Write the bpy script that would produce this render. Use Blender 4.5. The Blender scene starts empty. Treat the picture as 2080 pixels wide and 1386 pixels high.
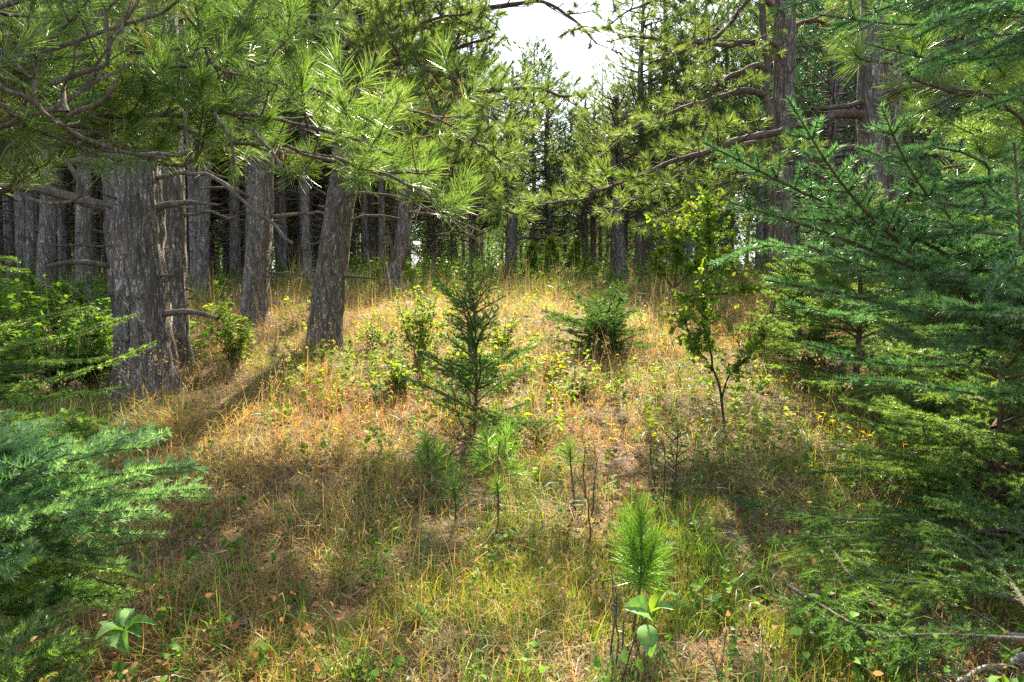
import bpy, math
import numpy as np
R = math.radians
sc = bpy.context.scene
col = sc.collection

# ------------------------------------------------------------------ camera
CAMZ, PITCH, F = 1.36, R(4.0), 1350.0
cd = bpy.data.cameras.new('camera')
cam = bpy.data.objects.new('camera', cd); col.objects.link(cam)
cd.sensor_width = 36.0; cd.lens = F/2080*36.0
cd.clip_start = 0.05; cd.clip_end = 3000
cam.location = (0, 0, CAMZ); cam.rotation_euler = (R(90)-PITCH, 0, 0)
sc.camera = cam

# ------------------------------------------------------------------ light
SUN_AZ, SUN_EL = 9.0, 42.0        # azimuth to the right of the view direction (+Y)
w = bpy.data.worlds.new('World'); sc.world = w; w.use_nodes = True
nt = w.node_tree; nt.nodes.clear()
o_ = nt.nodes.new('ShaderNodeOutputWorld'); bg = nt.nodes.new('ShaderNodeBackground')
sky = nt.nodes.new('ShaderNodeTexSky'); sky.sky_type = 'NISHITA'; sky.sun_disc = False
sky.sun_elevation = R(SUN_EL); sky.sun_rotation = R(SUN_AZ); sky.dust_density = 2.0
tc = nt.nodes.new('ShaderNodeTexCoord'); mp = nt.nodes.new('ShaderNodeMapping')
mp.inputs['Scale'].default_value = (1, 1, 2.6); mp.inputs['Location'].default_value = (0.35, 0.2, 0.1)
nz = nt.nodes.new('ShaderNodeTexNoise'); nz.inputs['Scale'].default_value = 2.1
nz.inputs['Detail'].default_value = 9; nz.inputs['Roughness'].default_value = 0.58
rp = nt.nodes.new('ShaderNodeValToRGB')
rp.color_ramp.elements[0].position = 0.36; rp.color_ramp.elements[0].color = (0, 0, 0, 1)
rp.color_ramp.elements[1].position = 0.62; rp.color_ramp.elements[1].color = (1, 1, 1, 1)
mx = nt.nodes.new('ShaderNodeMix'); mx.data_type = 'RGBA'
mx.inputs[7].default_value = (3.0, 3.6, 4.7, 1)
nt.links.new(tc.outputs['Generated'], mp.inputs['Vector']); nt.links.new(mp.outputs[0], nz.inputs['Vector'])
nt.links.new(nz.outputs['Fac'], rp.inputs[0]); nt.links.new(rp.outputs[0], mx.inputs[0])
nt.links.new(sky.outputs[0], mx.inputs[6]); nt.links.new(mx.outputs[2], bg.inputs['Color'])
nt.links.new(bg.outputs[0], o_.inputs['Surface'])
bg.inputs['Strength'].default_value = 0.088
sl_ = bpy.data.lights.new('sun', 'SUN'); sl_.energy = 5.0; sl_.angle = R(0.55); sl_.color = (1.0, 0.92, 0.74)
sun = bpy.data.objects.new('sun', sl_); col.objects.link(sun)
sun.rotation_euler = (R(90-SUN_EL), 0, R(180-SUN_AZ)); sun.location = (8, 20, 30)
vs = sc.view_settings
vs.view_transform = 'Standard'; vs.look = 'None'; vs.gamma = 1.0; vs.use_curve_mapping = False
vs.exposure = 2.16
cy = sc.cycles
cy.max_bounces = 7; cy.diffuse_bounces = 4; cy.glossy_bounces = 2; cy.transmission_bounces = 4
cy.transparent_max_bounces = 4; cy.caustics_reflective = False; cy.caustics_refractive = False
cy.sample_clamp_indirect = 6.0
cy.use_adaptive_sampling = True; cy.adaptive_threshold = 0.01
cy.use_denoising = False; cy.denoiser = 'OPENIMAGEDENOISE'; cy.denoising_input_passes = 'RGB_ALBEDO_NORMAL'; cy.denoising_prefilter = 'ACCURATE'

# ------------------------------------------------------------------ maths helpers
def at(u, v, Y):
    rx = (u-1040)/F; uy = (693-v)/F
    cp, sp = math.cos(PITCH), math.sin(PITCH)
    d = np.array([rx, cp+uy*sp, -sp+uy*cp]); return d*(Y/d[1]) + np.array([0, 0, CAMZ])

YK = np.array([-400, 0, 2.2, 3.4, 5.1, 6.3, 8.2, 10.2, 14.5, 20.4, 26, 40, 90, 900.])
ZK = np.array([-.1, 0, .03, .09, .25, .41, .65, .93, 1.34, 1.95, 2.2, 2.3, 2.3, 2.3])
def gz(x, y):
    x = np.asarray(x, float); y = np.asarray(y, float)
    z = (np.interp(y-0.6, YK, ZK)+np.interp(y, YK, ZK)+np.interp(y+0.6, YK, ZK))/3
    t = np.clip((-x/np.maximum(np.abs(y), 1)-0.24)/0.2, 0, 1); t = t*t*(3-2*t)*(y > 2)
    z = z*(1-t) + np.minimum(z, 1.40)*t
    z = z + .022*np.sin(x*2.1+1)*np.cos(y*1.7)+.015*np.sin(x*5.3+y*3.1)+.01*np.sin(y*7.7-x*4.1)
    return z

_rs = np.random.RandomState(3); _T = _rs.rand(64, 64, 64)
def vn(x, y, z):                         # lattice value noise, 0..1
    x, y, z = np.broadcast_arrays(x, y, z)
    xi, yi, zi = np.floor(x).astype(int), np.floor(y).astype(int), np.floor(z).astype(int)
    fx, fy, fz = x-xi, y-yi, z-zi
    fx, fy, fz = fx*fx*(3-2*fx), fy*fy*(3-2*fy), fz*fz*(3-2*fz)
    g = lambda a, b, c: _T[(xi+a) & 63, (yi+b) & 63, (zi+c) & 63]
    l = lambda a, b, t: a+(b-a)*t
    return l(l(l(g(0,0,0), g(1,0,0), fx), l(g(0,1,0), g(1,1,0), fx), fy),
             l(l(g(0,0,1), g(1,0,1), fx), l(g(0,1,1), g(1,1,1), fx), fy), fz)
def unit(v):
    v = np.asarray(v, float); return v/np.maximum(np.linalg.norm(v, axis=-1, keepdims=True), 1e-9)
UP = np.array([0, 0, 1.])
def frame(D):
    ref = np.where(np.abs(D[..., 2:3]) > .95, np.array([1., 0, 0]), UP)
    A = unit(np.cross(ref, D)); return A, np.cross(D, A)
def spline(pts, step):
    P = np.array(pts, float)
    if len(P) == 2: P = np.array([P[0], (P[0]+P[1])/2, P[1]])
    Q = np.vstack([2*P[0]-P[1], P, 2*P[-1]-P[-2]]); out = []
    for i in range(1, len(Q)-2):
        n = max(2, int(np.linalg.norm(Q[i+1]-Q[i])/step)); t = np.linspace(0, 1, n, endpoint=False)[:, None]
        a, b, c, d = Q[i-1], Q[i], Q[i+1], Q[i+2]
        out.append(.5*((2*b)+(c-a)*t+(2*a-5*b+4*c-d)*t**2+(3*b-a-3*c+d)*t**3))
    out.append(P[-1][None]); return np.vstack(out)

# ------------------------------------------------------------------ mesh helpers
def mk(name, V, FL, mat, parent=None, origin=(0, 0, 0), smooth=False):
    V = np.asarray(V, np.float32)-np.asarray(origin, np.float32)
    FL = [f for f in FL if len(f)]
    me = bpy.data.meshes.new(name)
    nl = sum(f.size for f in FL); nf = sum(len(f) for f in FL)
    me.vertices.add(len(V)); me.vertices.foreach_set('co', V.ravel())
    me.loops.add(nl); me.loops.foreach_set('vertex_index', np.concatenate([f.ravel() for f in FL]).astype(np.int32))
    st = []; k = 0
    for f in FL:
        st.append(k+np.arange(len(f))*f.shape[1]); k += f.size
    me.polygons.add(nf); me.polygons.foreach_set('loop_start', np.concatenate(st).astype(np.int32))
    if smooth: me.polygons.foreach_set('use_smooth', np.ones(nf, bool))
    me.update(calc_edges=True)
    if mat: me.materials.append(mat)
    o = bpy.data.objects.new(name, me); col.objects.link(o)
    if parent is not None: o.parent = parent
    return o
class G:                                  # geometry bucket
    def __init__(s): s.V = []; s.F = {}; s.n = 0
    def add(s, V, *FL):
        V = np.asarray(V, float).reshape(-1, 3)
        for f in FL: s.F.setdefault(f.shape[1], []).append(f+s.n)
        s.V.append(V); s.n += len(V)
    def tube(s, P, rad, k=5, cap=False):
        P = np.asarray(P, float); n = len(P); rad = np.broadcast_to(rad, (n,))
        T = unit(np.gradient(P, axis=0)); A, B = frame(T)
        a = np.arange(k)*2*math.pi/k
        V = P[:, None]+rad[:, None, None]*(A[:, None]*np.cos(a)[None, :, None]+B[:, None]*np.sin(a)[None, :, None])
        i = np.arange(n-1)[:, None]*k; j = np.arange(k)[None]; j2 = (j+1) % k
        f = np.stack([i+j, i+j2, i+k+j2, i+k+j], -1).reshape(-1, 4)
        s.add(V, f)
    def mesh(s, name, mat, parent=None, origin=(0, 0, 0), smooth=False):
        if not s.V: s.add(np.zeros((3, 3)), np.array([[0, 1, 2]]))
        return mk(name, np.vstack(s.V), [np.vstack(v) for v in s.F.values()], mat, parent, origin, smooth)
def blades_tri(g, base, D, L, W, rng):    # straight needles
    n = len(base); S = unit(np.cross(D, rng.normal(size=(n, 3))))*(np.asarray(W)/2*np.ones(n))[:, None]
    V = np.stack([base-S, base+S, base+D*(L*np.ones(n))[:, None]], 1)
    g.add(V, np.arange(3*n).reshape(n, 3))
def blades_quad(g, base, D, L, W, rng, bend=.12):
    n = len(base); S = unit(np.cross(D, rng.normal(size=(n, 3))))*(np.asarray(W)/2*np.ones(n))[:, None]; l = (L*np.ones(n))[:, None]
    m = base+D*l*.5; t = base+D*l+unit(rng.normal(size=(n, 3))-np.array([0, 0, .8]))*l*bend
    V = np.stack([base-S*.8, base+S*.8, m+S, m-S, t+S*.35, t-S*.35], 1); o = (np.arange(n)*6)[:, None]
    g.add(V, np.concatenate([o+np.array([[0, 1, 2, 3]]), o+np.array([[3, 2, 4, 5]])]))
def blades_bent(g, base, az, th0, kap, L, W, rng, seg=4, tip=.12):   # curved ribbons
    n = len(base); t = np.linspace(0, 1, seg+1)
    th = th0[:, None]+kap[:, None]*t[None, :-1]
    az2 = az[:, None]+(rng.normal(size=n)*.5)[:, None]*t[None, :-1]
    st = np.stack([np.sin(th)*np.cos(az2), np.sin(th)*np.sin(az2), np.cos(th)], -1)*(L/seg)[:, None, None]
    P = np.concatenate([np.zeros((n, 1, 3)), np.cumsum(st, 1)], 1)+base[:, None]
    S = np.stack([-np.sin(az), np.cos(az), rng.normal(size=n)*.4], -1); S = unit(S+rng.normal(size=(n, 3))*.35)
    ww = (W[:, None]*(1-(1-tip)*t[None]**1.6))/2
    V = np.stack([P-S[:, None]*ww[..., None], P+S[:, None]*ww[..., None]], 2)
    b = (np.arange(n)*(seg+1)*2)[:, None]+(np.arange(seg)*2)[None]
    g.add(V, np.stack([b, b+1, b+3, b+2], -1).reshape(-1, 4))
_LT = np.array([(0,0,0),(.3,-.36,.10),(.3,0,0),(.3,.36,.10),(.62,-.34,.08),(.64,0,-.02),(.62,.34,.08),(1,0,-.10)])
_LF3 = np.array([(0,1,2),(0,2,3),(4,7,5),(5,7,6)]); _LF4 = np.array([(1,4,5,2),(2,5,6,3)])
def leaves(g, P, D, N, S, rng, wide=1.0):
    n = len(P); D = unit(D); B = unit(np.cross(N, D)); N = np.cross(D, B)
    T = _LT*np.array([1, wide, 1])
    S = (S*np.ones(n))[:, None, None]
    V = P[:, None]+S*(D[:, None]*T[None, :, :1]+B[:, None]*T[None, :, 1:2]+N[:, None]*T[None, :, 2:3]*rng.uniform(-.4, 2.2, (n, 1, 1)))
    o = (np.arange(n)*8)[:, None, None]
    g.add(V, (_LF3[None]+o).reshape(-1, 3), (_LF4[None]+o).reshape(-1, 4))
def rv(rng, n): return unit(rng.normal(size=(n, 3)))

# ------------------------------------------------------------------ materials
def nmat(name):
    m = bpy.data.materials.new(name); m.use_nodes = True; t = m.node_tree; t.nodes.clear()
    return m, t, t.nodes.new('ShaderNodeOutputMaterial')
def ramp(t, cols):
    r = t.nodes.new('ShaderNodeValToRGB'); e = r.color_ramp.elements
    for i, c in enumerate(cols):
        p = i/(len(cols)-1)
        x = e[0] if i == 0 else (e[1] if i == len(cols)-1 else e.new(p))
        if i == len(cols)-1: x = e[len(e)-1]
        x.position = p; x.color = (*c, 1)
    return r
def leafmat(name, cols, trans=.35, tcol=(1.3, 1.35, .5), rough=.45, nscale=1.2, nmix=.5, spec=.4):
    m, t, out = nmat(name); L = t.links.new
    ge = t.nodes.new('ShaderNodeNewGeometry'); no = t.nodes.new('ShaderNodeTexNoise')
    no.inputs['Scale'].default_value = nscale; no.inputs['Detail'].default_value = 2
    L(ge.outputs['Position'], no.inputs['Vector'])
    mr = t.nodes.new('ShaderNodeMapRange'); mr.inputs[1].default_value = .3; mr.inputs[2].default_value = .7
    L(no.outputs['Fac'], mr.inputs[0])
    mi = t.nodes.new('ShaderNodeMix'); mi.inputs[0].default_value = nmix
    L(ge.outputs['Random Per Island'], mi.inputs[2]); L(mr.outputs[0], mi.inputs[3])
    r = ramp(t, cols); L(mi.outputs[0], r.inputs[0])
    p = t.nodes.new('ShaderNodeBsdfPrincipled'); L(r.outputs[0], p.inputs['Base Color'])
    p.inputs['Roughness'].default_value = rough; p.inputs['Specular IOR Level'].default_value = spec
    tr = t.nodes.new('ShaderNodeBsdfTranslucent'); mu = t.nodes.new('ShaderNodeMix'); mu.data_type = 'RGBA'
    mu.blend_type = 'MULTIPLY'; mu.inputs[0].default_value = 1; mu.inputs[7].default_value = (*tcol, 1)
    L(r.outputs[0], mu.inputs[6]); L(mu.outputs[2], tr.inputs['Color'])
    ms = t.nodes.new('ShaderNodeMixShader'); ms.inputs[0].default_value = trans
    L(p.outputs[0], ms.inputs[1]); L(tr.outputs[0], ms.inputs[2]); L(ms.outputs[0], out.inputs['Surface'])
    return m
def barkmat(name, cols, crack, sc_=1.0, bump=.6):
    m, t, out = nmat(name); L = t.links.new
    tc = t.nodes.new('ShaderNodeTexCoord'); mp = t.nodes.new('ShaderNodeMapping')
    oi = t.nodes.new('ShaderNodeObjectInfo'); ml = t.nodes.new('ShaderNodeVectorMath'); ml.operation = 'SCALE'
    ml.inputs[0].default_value = (17, 31, 23); L(oi.outputs['Random'], ml.inputs['Scale']); L(ml.outputs[0], mp.inputs['Location'])
    L(tc.outputs['Object'], mp.inputs['Vector'])
    def ridge(sx, sz, det, dist, k):
        m2 = t.nodes.new('ShaderNodeMapping'); m2.inputs['Scale'].default_value = (sx*sc_, sx*sc_, sz*sc_); L(mp.outputs[0], m2.inputs['Vector'])
        n = t.nodes.new('ShaderNodeTexNoise'); n.inputs['Scale'].default_value = 1; n.inputs['Detail'].default_value = det; n.inputs['Distortion'].default_value = dist
        L(m2.outputs[0], n.inputs['Vector'])
        a1 = t.nodes.new('ShaderNodeMath'); a1.operation = 'SUBTRACT'; a1.inputs[1].default_value = .5; L(n.outputs['Fac'], a1.inputs[0])
        a2 = t.nodes.new('ShaderNodeMath'); a2.operation = 'ABSOLUTE'; L(a1.outputs[0], a2.inputs[0])
        a3 = t.nodes.new('ShaderNodeMath'); a3.operation = 'MULTIPLY'; a3.use_clamp = True; a3.inputs[1].default_value = k; L(a2.outputs[0], a3.inputs[0])
        return a3, n
    r1, na = ridge(12, 2.3, 5, 1.0, 15); r2, nb = ridge(26, 11, 6, 1.6, 9); 
    cm = t.nodes.new('ShaderNodeMath'); cm.operation = 'MULTIPLY'; L(r1.outputs[0], cm.inputs[0])
    r2b = t.nodes.new('ShaderNodeMapRange'); r2b.inputs[3].default_value = .35; L(r2.outputs[0], r2b.inputs[0]); L(r2b.outputs[0], cm.inputs[1])
    n1 = t.nodes.new('ShaderNodeTexNoise'); n1.inputs['Scale'].default_value = 45; n1.inputs['Detail'].default_value = 6; n1.inputs['Roughness'].default_value = .7
    L(tc.outputs['Object'], n1.inputs['Vector'])
    n3 = t.nodes.new('ShaderNodeTexNoise'); n3.inputs['Scale'].default_value = 6; n3.inputs['Detail'].default_value = 3; L(mp.outputs[0], n3.inputs['Vector'])
    mi = t.nodes.new('ShaderNodeMix'); mi.inputs[0].default_value = .5
    L(n3.outputs['Fac'], mi.inputs[2]); L(n1.outputs['Fac'], mi.inputs[3])
    mr_ = t.nodes.new('ShaderNodeMapRange'); mr_.inputs[1].default_value = .34; mr_.inputs[2].default_value = .66; L(mi.outputs[0], mr_.inputs[0])
    r = ramp(t, cols); L(mr_.outputs[0], r.inputs[0])
    mc = t.nodes.new('ShaderNodeMix'); mc.data_type = 'RGBA'; mc.inputs[6].default_value = (*crack, 1)
    L(cm.outputs[0], mc.inputs[0]); L(r.outputs[0], mc.inputs[7])
    p = t.nodes.new('ShaderNodeBsdfPrincipled'); p.inputs['Roughness'].default_value = .9
    p.inputs['Specular IOR Level'].default_value = .15
    L(mc.outputs[2], p.inputs['Base Color'])
    mh = t.nodes.new('ShaderNodeMath'); mh.operation = 'MULTIPLY_ADD'; mh.inputs[1].default_value = .35
    L(n1.outputs['Fac'], mh.inputs[0]); L(cm.outputs[0], mh.inputs[2])
    b = t.nodes.new('ShaderNodeBump'); b.inputs['Strength'].default_value = bump; b.inputs['Distance'].default_value = .03
    L(mh.outputs[0], b.inputs['Height']); L(b.outputs[0], p.inputs['Normal'])
    L(p.outputs[0], out.inputs['Surface']); return m

M = {}
M['bark'] = barkmat('pine_bark', [(.29,.255,.21), (.42,.37,.305), (.49,.395,.31), (.62,.575,.50)], (.095,.078,.06), 1.0, 1.0)
M['bark_far'] = barkmat('pine_bark_far', [(.27,.24,.205), (.38,.34,.295), (.54,.49,.43)], (.08,.062,.052), .8)
M['limb'] = barkmat('pine_limb_bark', [(.11,.075,.055), (.19,.13,.095), (.26,.20,.15)], (.06,.04,.03), 2.2, .4)
M['dead'] = barkmat('dead_limb_bark', [(.12,.10,.08), (.22,.19,.13), (.32,.28,.20)], (.08,.06,.045), 2.5, .4)
M['twig'] = barkmat('twig_bark', [(.12,.075,.045), (.2,.13,.08), (.27,.19,.12)], (.08,.05,.03), 4, .3)
M['dark_twig'] = barkmat('dark_twig_bark', [(.05,.035,.028), (.09,.065,.05), (.13,.10,.08)], (.04,.03,.02), 4, .3)
M['pine_near'] = leafmat('pine_needles_near', [(.06,.11,.03), (.11,.185,.045), (.19,.27,.07), (.36,.40,.19)], .43, (1.25,1.4,.55), .4, 1.3, .3, .4)
M['pine_brown'] = leafmat('dead_pine_needles', [(.30,.13,.05), (.42,.22,.09)], .3, (1.2,1.0,.6), .5)
M['pine_mid'] = leafmat('pine_needles_mid', [(.06,.10,.035), (.13,.19,.06), (.26,.31,.13)], .52, (1.5,1.5,.6), .5, .8, .4, .25)
M['pine_far'] = leafmat('pine_needles_far', [(.05,.095,.04), (.085,.145,.05), (.16,.225,.08)], .45, (1.4,1.45,.6), .55, .35, .5, .25)
M['pine_dark'] = leafmat('dark_fir_needles', [(.03,.08,.045), (.05,.12,.06), (.08,.16,.08)], .35, (1.1,1.3,.6), .5, .6, .5)
M['spruce_blue'] = leafmat('blue_spruce_needles', [(.045,.11,.045), (.095,.20,.075), (.23,.36,.16)], .38, (1.05,1.35,.65), .42, 3, .35, .4)
M['spruce_pale'] = leafmat('sun_tinted_spruce_needles', [(.11,.21,.075), (.22,.36,.14), (.42,.54,.30)], .42, (1.1,1.3,.6), .45, 5, .35, .35)  # lightened needle colour standing in for sun on the shaded left spruce
M['spruce_green'] = leafmat('green_spruce_needles', [(.08,.15,.03), (.16,.26,.06), (.32,.42,.13)], .42, (1.35,1.4,.5), .42, 2, .5, .6)
M['spruce_dark'] = leafmat('dark_spruce_needles', [(.05,.105,.03), (.09,.175,.045), (.16,.26,.075)], .42, (1.3,1.4,.55), .45, 2, .5)
M['leaf_lime'] = leafmat('lime_leaves', [(.10,.20,.03), (.20,.32,.04), (.36,.40,.06)], .5, (1.3,1.25,.4), .6, 4, .3, .12)
M['leaf_green'] = leafmat('green_leaves', [(.06,.14,.025), (.12,.24,.035), (.24,.36,.055)], .45, (1.3,1.35,.45), .6, 3, .35, .12)
M['leaf_pale'] = leafmat('pale_leaves', [(.09,.20,.075), (.15,.29,.11), (.22,.36,.14)], .4, (1.2,1.3,.4), .6, 5, .3, .12)
M['leaf_yellow'] = leafmat('yellow_leaves', [(.25,.33,.04), (.45,.42,.05), (.55,.36,.06)], .5, (1.2,1.1,.4), .6, 4, .3, .12)
M['dry'] = leafmat('dry_grass_blades', [(.16,.07,.03), (.31,.15,.06), (.45,.26,.11), (.55,.40,.17), (.31,.30,.075), (.63,.50,.26), (.36,.38,.09)], .45, (1.3,1.07,.55), .6, .8, .55, .25)
M['green'] = leafmat('green_grass_blades', [(.07,.13,.03), (.14,.22,.04), (.26,.32,.06), (.40,.38,.10)], .42, (1.25,1.25,.4), .45, 1.2, .4, .4)
M['litter'] = leafmat('fallen_needles', [(.16,.075,.035), (.28,.15,.075), (.40,.26,.15)], .1, (1,1,1), .6, 1, .2)
M['moss'] = leafmat('moss_fronds', [(.16,.20,.03), (.28,.31,.05), (.40,.39,.08)], .35, (1.2,1.2,.4), .6, 8, .5)
M['bigleaf'] = leafmat('large_smooth_leaves', [(.10,.21,.06), (.17,.33,.09), (.22,.40,.11), (.36,.46,.11)], .4, (1.2,1.3,.4), .5, 38, .85, .25)
M['seed'] = leafmat('dry_seed_heads', [(.30,.18,.09), (.46,.31,.17), (.55,.42,.26)], .3, (1.1,1,.7), .6, 4, .3)
M['husk'] = leafmat('withered_leaves', [(.13,.06,.03), (.26,.13,.06), (.40,.24,.12), (.52,.38,.20)], .3, (1.2,1,.6), .7, 3, .25, .1)
m, t, out = nmat('soil'); M['soil'] = m
geo = t.nodes.new('ShaderNodeNewGeometry'); n1 = t.nodes.new('ShaderNodeTexNoise'); n1.inputs['Scale'].default_value = 2.2
n1.inputs['Detail'].default_value = 8; n1.inputs['Roughness'].default_value = .7
t.links.new(geo.outputs['Position'], n1.inputs['Vector'])
r = ramp(t, [(.04,.022,.010), (.08,.045,.02), (.13,.075,.032), (.07,.06,.02)]); t.links.new(n1.outputs['Fac'], r.inputs[0])
p = t.nodes.new('ShaderNodeBsdfPrincipled'); p.inputs['Roughness'].default_value = .95
t.links.new(r.outputs[0], p.inputs['Base Color'])
b = t.nodes.new('ShaderNodeBump'); b.inputs['Strength'].default_value = .8; b.inputs['Distance'].default_value = .05
n2 = t.nodes.new('ShaderNodeTexNoise'); n2.inputs['Scale'].default_value = 25; n2.inputs['Detail'].default_value = 6
t.links.new(geo.outputs['Position'], n2.inputs['Vector']); t.links.new(n2.outputs['Fac'], b.inputs['Height'])
t.links.new(b.outputs[0], p.inputs['Normal']); t.links.new(p.outputs[0], out.inputs['Surface'])

# ------------------------------------------------------------------ thing helpers
def tag(o, label=None, cat=None, group=None, kind=None):
    if label: o['label'] = label
    if cat: o['category'] = cat
    if group: o['group'] = group
    if kind: o['kind'] = kind
    return o
def thing(name, label, cat, loc, group=None, rz=0, s=1.0):
    o = bpy.data.objects.new(name, None); col.objects.link(o)
    o.empty_display_size = .2; o.location = loc; o.rotation_euler = (0, 0, rz); o.scale = (s, s, s)
    return tag(o, label, cat, group)
def dup(root, loc, rz=0, s=1.0, label=None, group=None):
    r = root.copy(); col.objects.link(r); r.location = loc; r.rotation_euler = (0, 0, rz); r.scale = (s, s, s)
    if label: r['label'] = label
    if group: r['group'] = group
    for ch in root.children:
        c = ch.copy(); col.objects.link(c); c.parent = r
        for g2 in ch.children:
            d = g2.copy(); col.objects.link(d); d.parent = c
    return r

# ------------------------------------------------------------------ plant growth
def curve(p, d, L, rng, wig=.25, up=.15, step=.06):
    n = max(2, int(L/step)); P = [p]; d = unit(d); h = L/n
    for i in range(n):
        d = unit(d+rng.normal(size=3)*wig*.35+UP*up*h*3); P.append(P[-1]+d*h)
    return np.array(P), d
def pine_limb(axis, r0, r1, rng, lat=.5, spacing=.15, start=.25, sub=1, up=.5, wig=.25, wood=None, shoots=None, k=5, kp=1.0, ang=(35, 65), flat=.5):
    """an axis with side branches; wood gets tubes, shoots gets (tip, direction)"""
    P = np.asarray(axis); n = len(P)
    wood.tube(P, np.linspace(r0, r1, n)*(1+.3*(vn(np.arange(n)*.9, r0*900, 5)-.4)), k)
    seg = np.linalg.norm(np.diff(P, axis=0), axis=1); cum = np.concatenate([[0], np.cumsum(seg)]); L = cum[-1]
    s = start*L+rng.uniform(0, spacing); side = 1
    while s < L*.98:
        i = min(np.searchsorted(cum, s), n-1); tdir = unit(P[i]-P[i-1]); sd = unit(np.cross(tdir, UP))
        a = R(rng.uniform(*ang)); f = s/L
        d = tdir*math.cos(a)+sd*side*math.sin(a)+UP*rng.normal()*flat*.6+UP*.1
        ln = lat*(1.05-.65*f)*rng.uniform(.55, 1.1)
        if rng.random() < kp:
            rr = max(min(r1*1.1+(r0-r1)*(1-f)*.35, ln*.03), .0025)
            Q, dd = curve(P[i], d, ln, rng, wig, up)
            if sub > 0 and ln > .12:
                pine_limb(Q, rr, .0025, rng, lat*.5, spacing*.75, .25, sub-1, up, wig, wood, shoots, 4, 1.0, ang, flat)
            else:
                wood.tube(Q, np.linspace(rr, .002, len(Q)), 3); shoots.append((Q[-1], dd))
        side = -side; s += spacing*rng.uniform(.6, 1.4)
    shoots.append((P[-1], unit(P[-1]-P[-2])))
def pine_needles(g, shoots, n, L, W, sl, rng, a0=12, a1=75, upb=.35, pw=1.2):
    if not shoots: return
    P = np.array([s[0] for s in shoots]); D = unit(np.array([s[1] for s in shoots])+UP*upb)
    N = len(P); u = rng.random((N, n))**pw; A, B = frame(D)
    ls = rng.uniform(.7, 1.15, (N, 1))
    a = np.radians(a0+(a1-a0)*u+rng.normal(size=(N, n))*9); z = rng.uniform(0, 6.283, (N, n))
    d = D[:, None]*np.cos(a)[..., None]+(A[:, None]*np.cos(z)[..., None]+B[:, None]*np.sin(z)[..., None])*np.sin(a)[..., None]
    b = P[:, None]-D[:, None]*(sl*u)[..., None]
    l = (L*ls*rng.uniform(.75, 1.05, (N, n))).ravel()
    (blades_quad if W < .0052 else blades_tri)(g, b.reshape(-1, 3), unit(d.reshape(-1, 3)-UP*.06), l, W*(.75 if W < .0052 else 1), rng)
def spray(axis, r0, rng, lat=.35, spacing=.05, wood=None, segs=None, droop=-.1, sub=True, start=.12, k=5, shape=.75, tilt=0.0):
    P = np.asarray(axis); n = len(P)
    wood.tube(P, np.linspace(r0, .002, n), k)
    seg = np.linalg.norm(np.diff(P, axis=0), axis=1); cum = np.concatenate([[0], np.cumsum(seg)]); L = cum[-1]
    for i in range(n-1):
        if cum[i] > L*start*.6: segs.append((P[i], P[i+1]))
    s = start*L
    while s < L*.97:
        i = min(max(np.searchsorted(cum, s), 1), n-1); f = s/L
        T = unit(P[i]-P[i-1]); sd = unit(np.cross(T, UP)); nn = np.cross(sd, T)
        for side in (-1, 1):
            if rng.random() < .1: continue
            a = R(rng.uniform(42, 62)); ln = lat*(1-f)**shape*rng.uniform(.65, 1.1)+.03
            ln *= min(1, .45+f*3)
            d = T*math.cos(a)+(sd*side)*math.sin(a)+nn*rng.normal()*.10+UP*tilt
            Q, dd = curve(P[i], d, ln, rng, .12, droop, .035)
            wood.tube(Q, np.linspace(max(.0016, ln*.009), .0012, len(Q)), 3)
            for q in range(len(Q)-1): segs.append((Q[q], Q[q+1]))
            if sub and ln > .1:
                ns = int(ln/.045)
                for j in range(1, ns):
                    ff = j/ns; q = min(int(ff*(len(Q)-1)), len(Q)-2); T2 = unit(Q[q+1]-Q[q])
                    sd2 = unit(np.cross(T2, nn)); sgn = 1 if j % 2 else -1
                    l2 = ln*.42*(1-ff)*rng.uniform(.6, 1.2)+.02
                    d2 = unit(T2*.7+sd2*sgn*.75+UP*droop*.5+nn*rng.normal()*.1)
                    segs.append((Q[q], Q[q]+d2*l2*.5)); segs.append((Q[q]+d2*l2*.5, Q[q]+unit(d2+UP*droop*.5)*l2))
        s += spacing*rng.uniform(.7, 1.3)
def spruce_needles(g, segs, dens, L, W, rng):
    a = np.array([s[0] for s in segs]); b = np.array([s[1] for s in segs])
    l = np.linalg.norm(b-a, axis=1); cnt = rng.poisson(l*dens)
    i = np.repeat(np.arange(len(a)), cnt); n = len(i); u = rng.random(n)
    P = a[i]+(b-a)[i]*u[:, None]; D = unit(b-a)[i]; A, B = frame(D)
    z = rng.uniform(0, 6.283, n); th = np.radians(rng.normal(52, 10, n))
    rad = A*np.cos(z)[:, None]+B*np.sin(z)[:, None]
    rad = unit(rad+UP*.35)
    d = unit(D*np.cos(th)[:, None]+rad*np.sin(th)[:, None])
    blades_tri(g, P, d, L*rng.uniform(.75, 1.15, n), W, rng)

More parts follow.
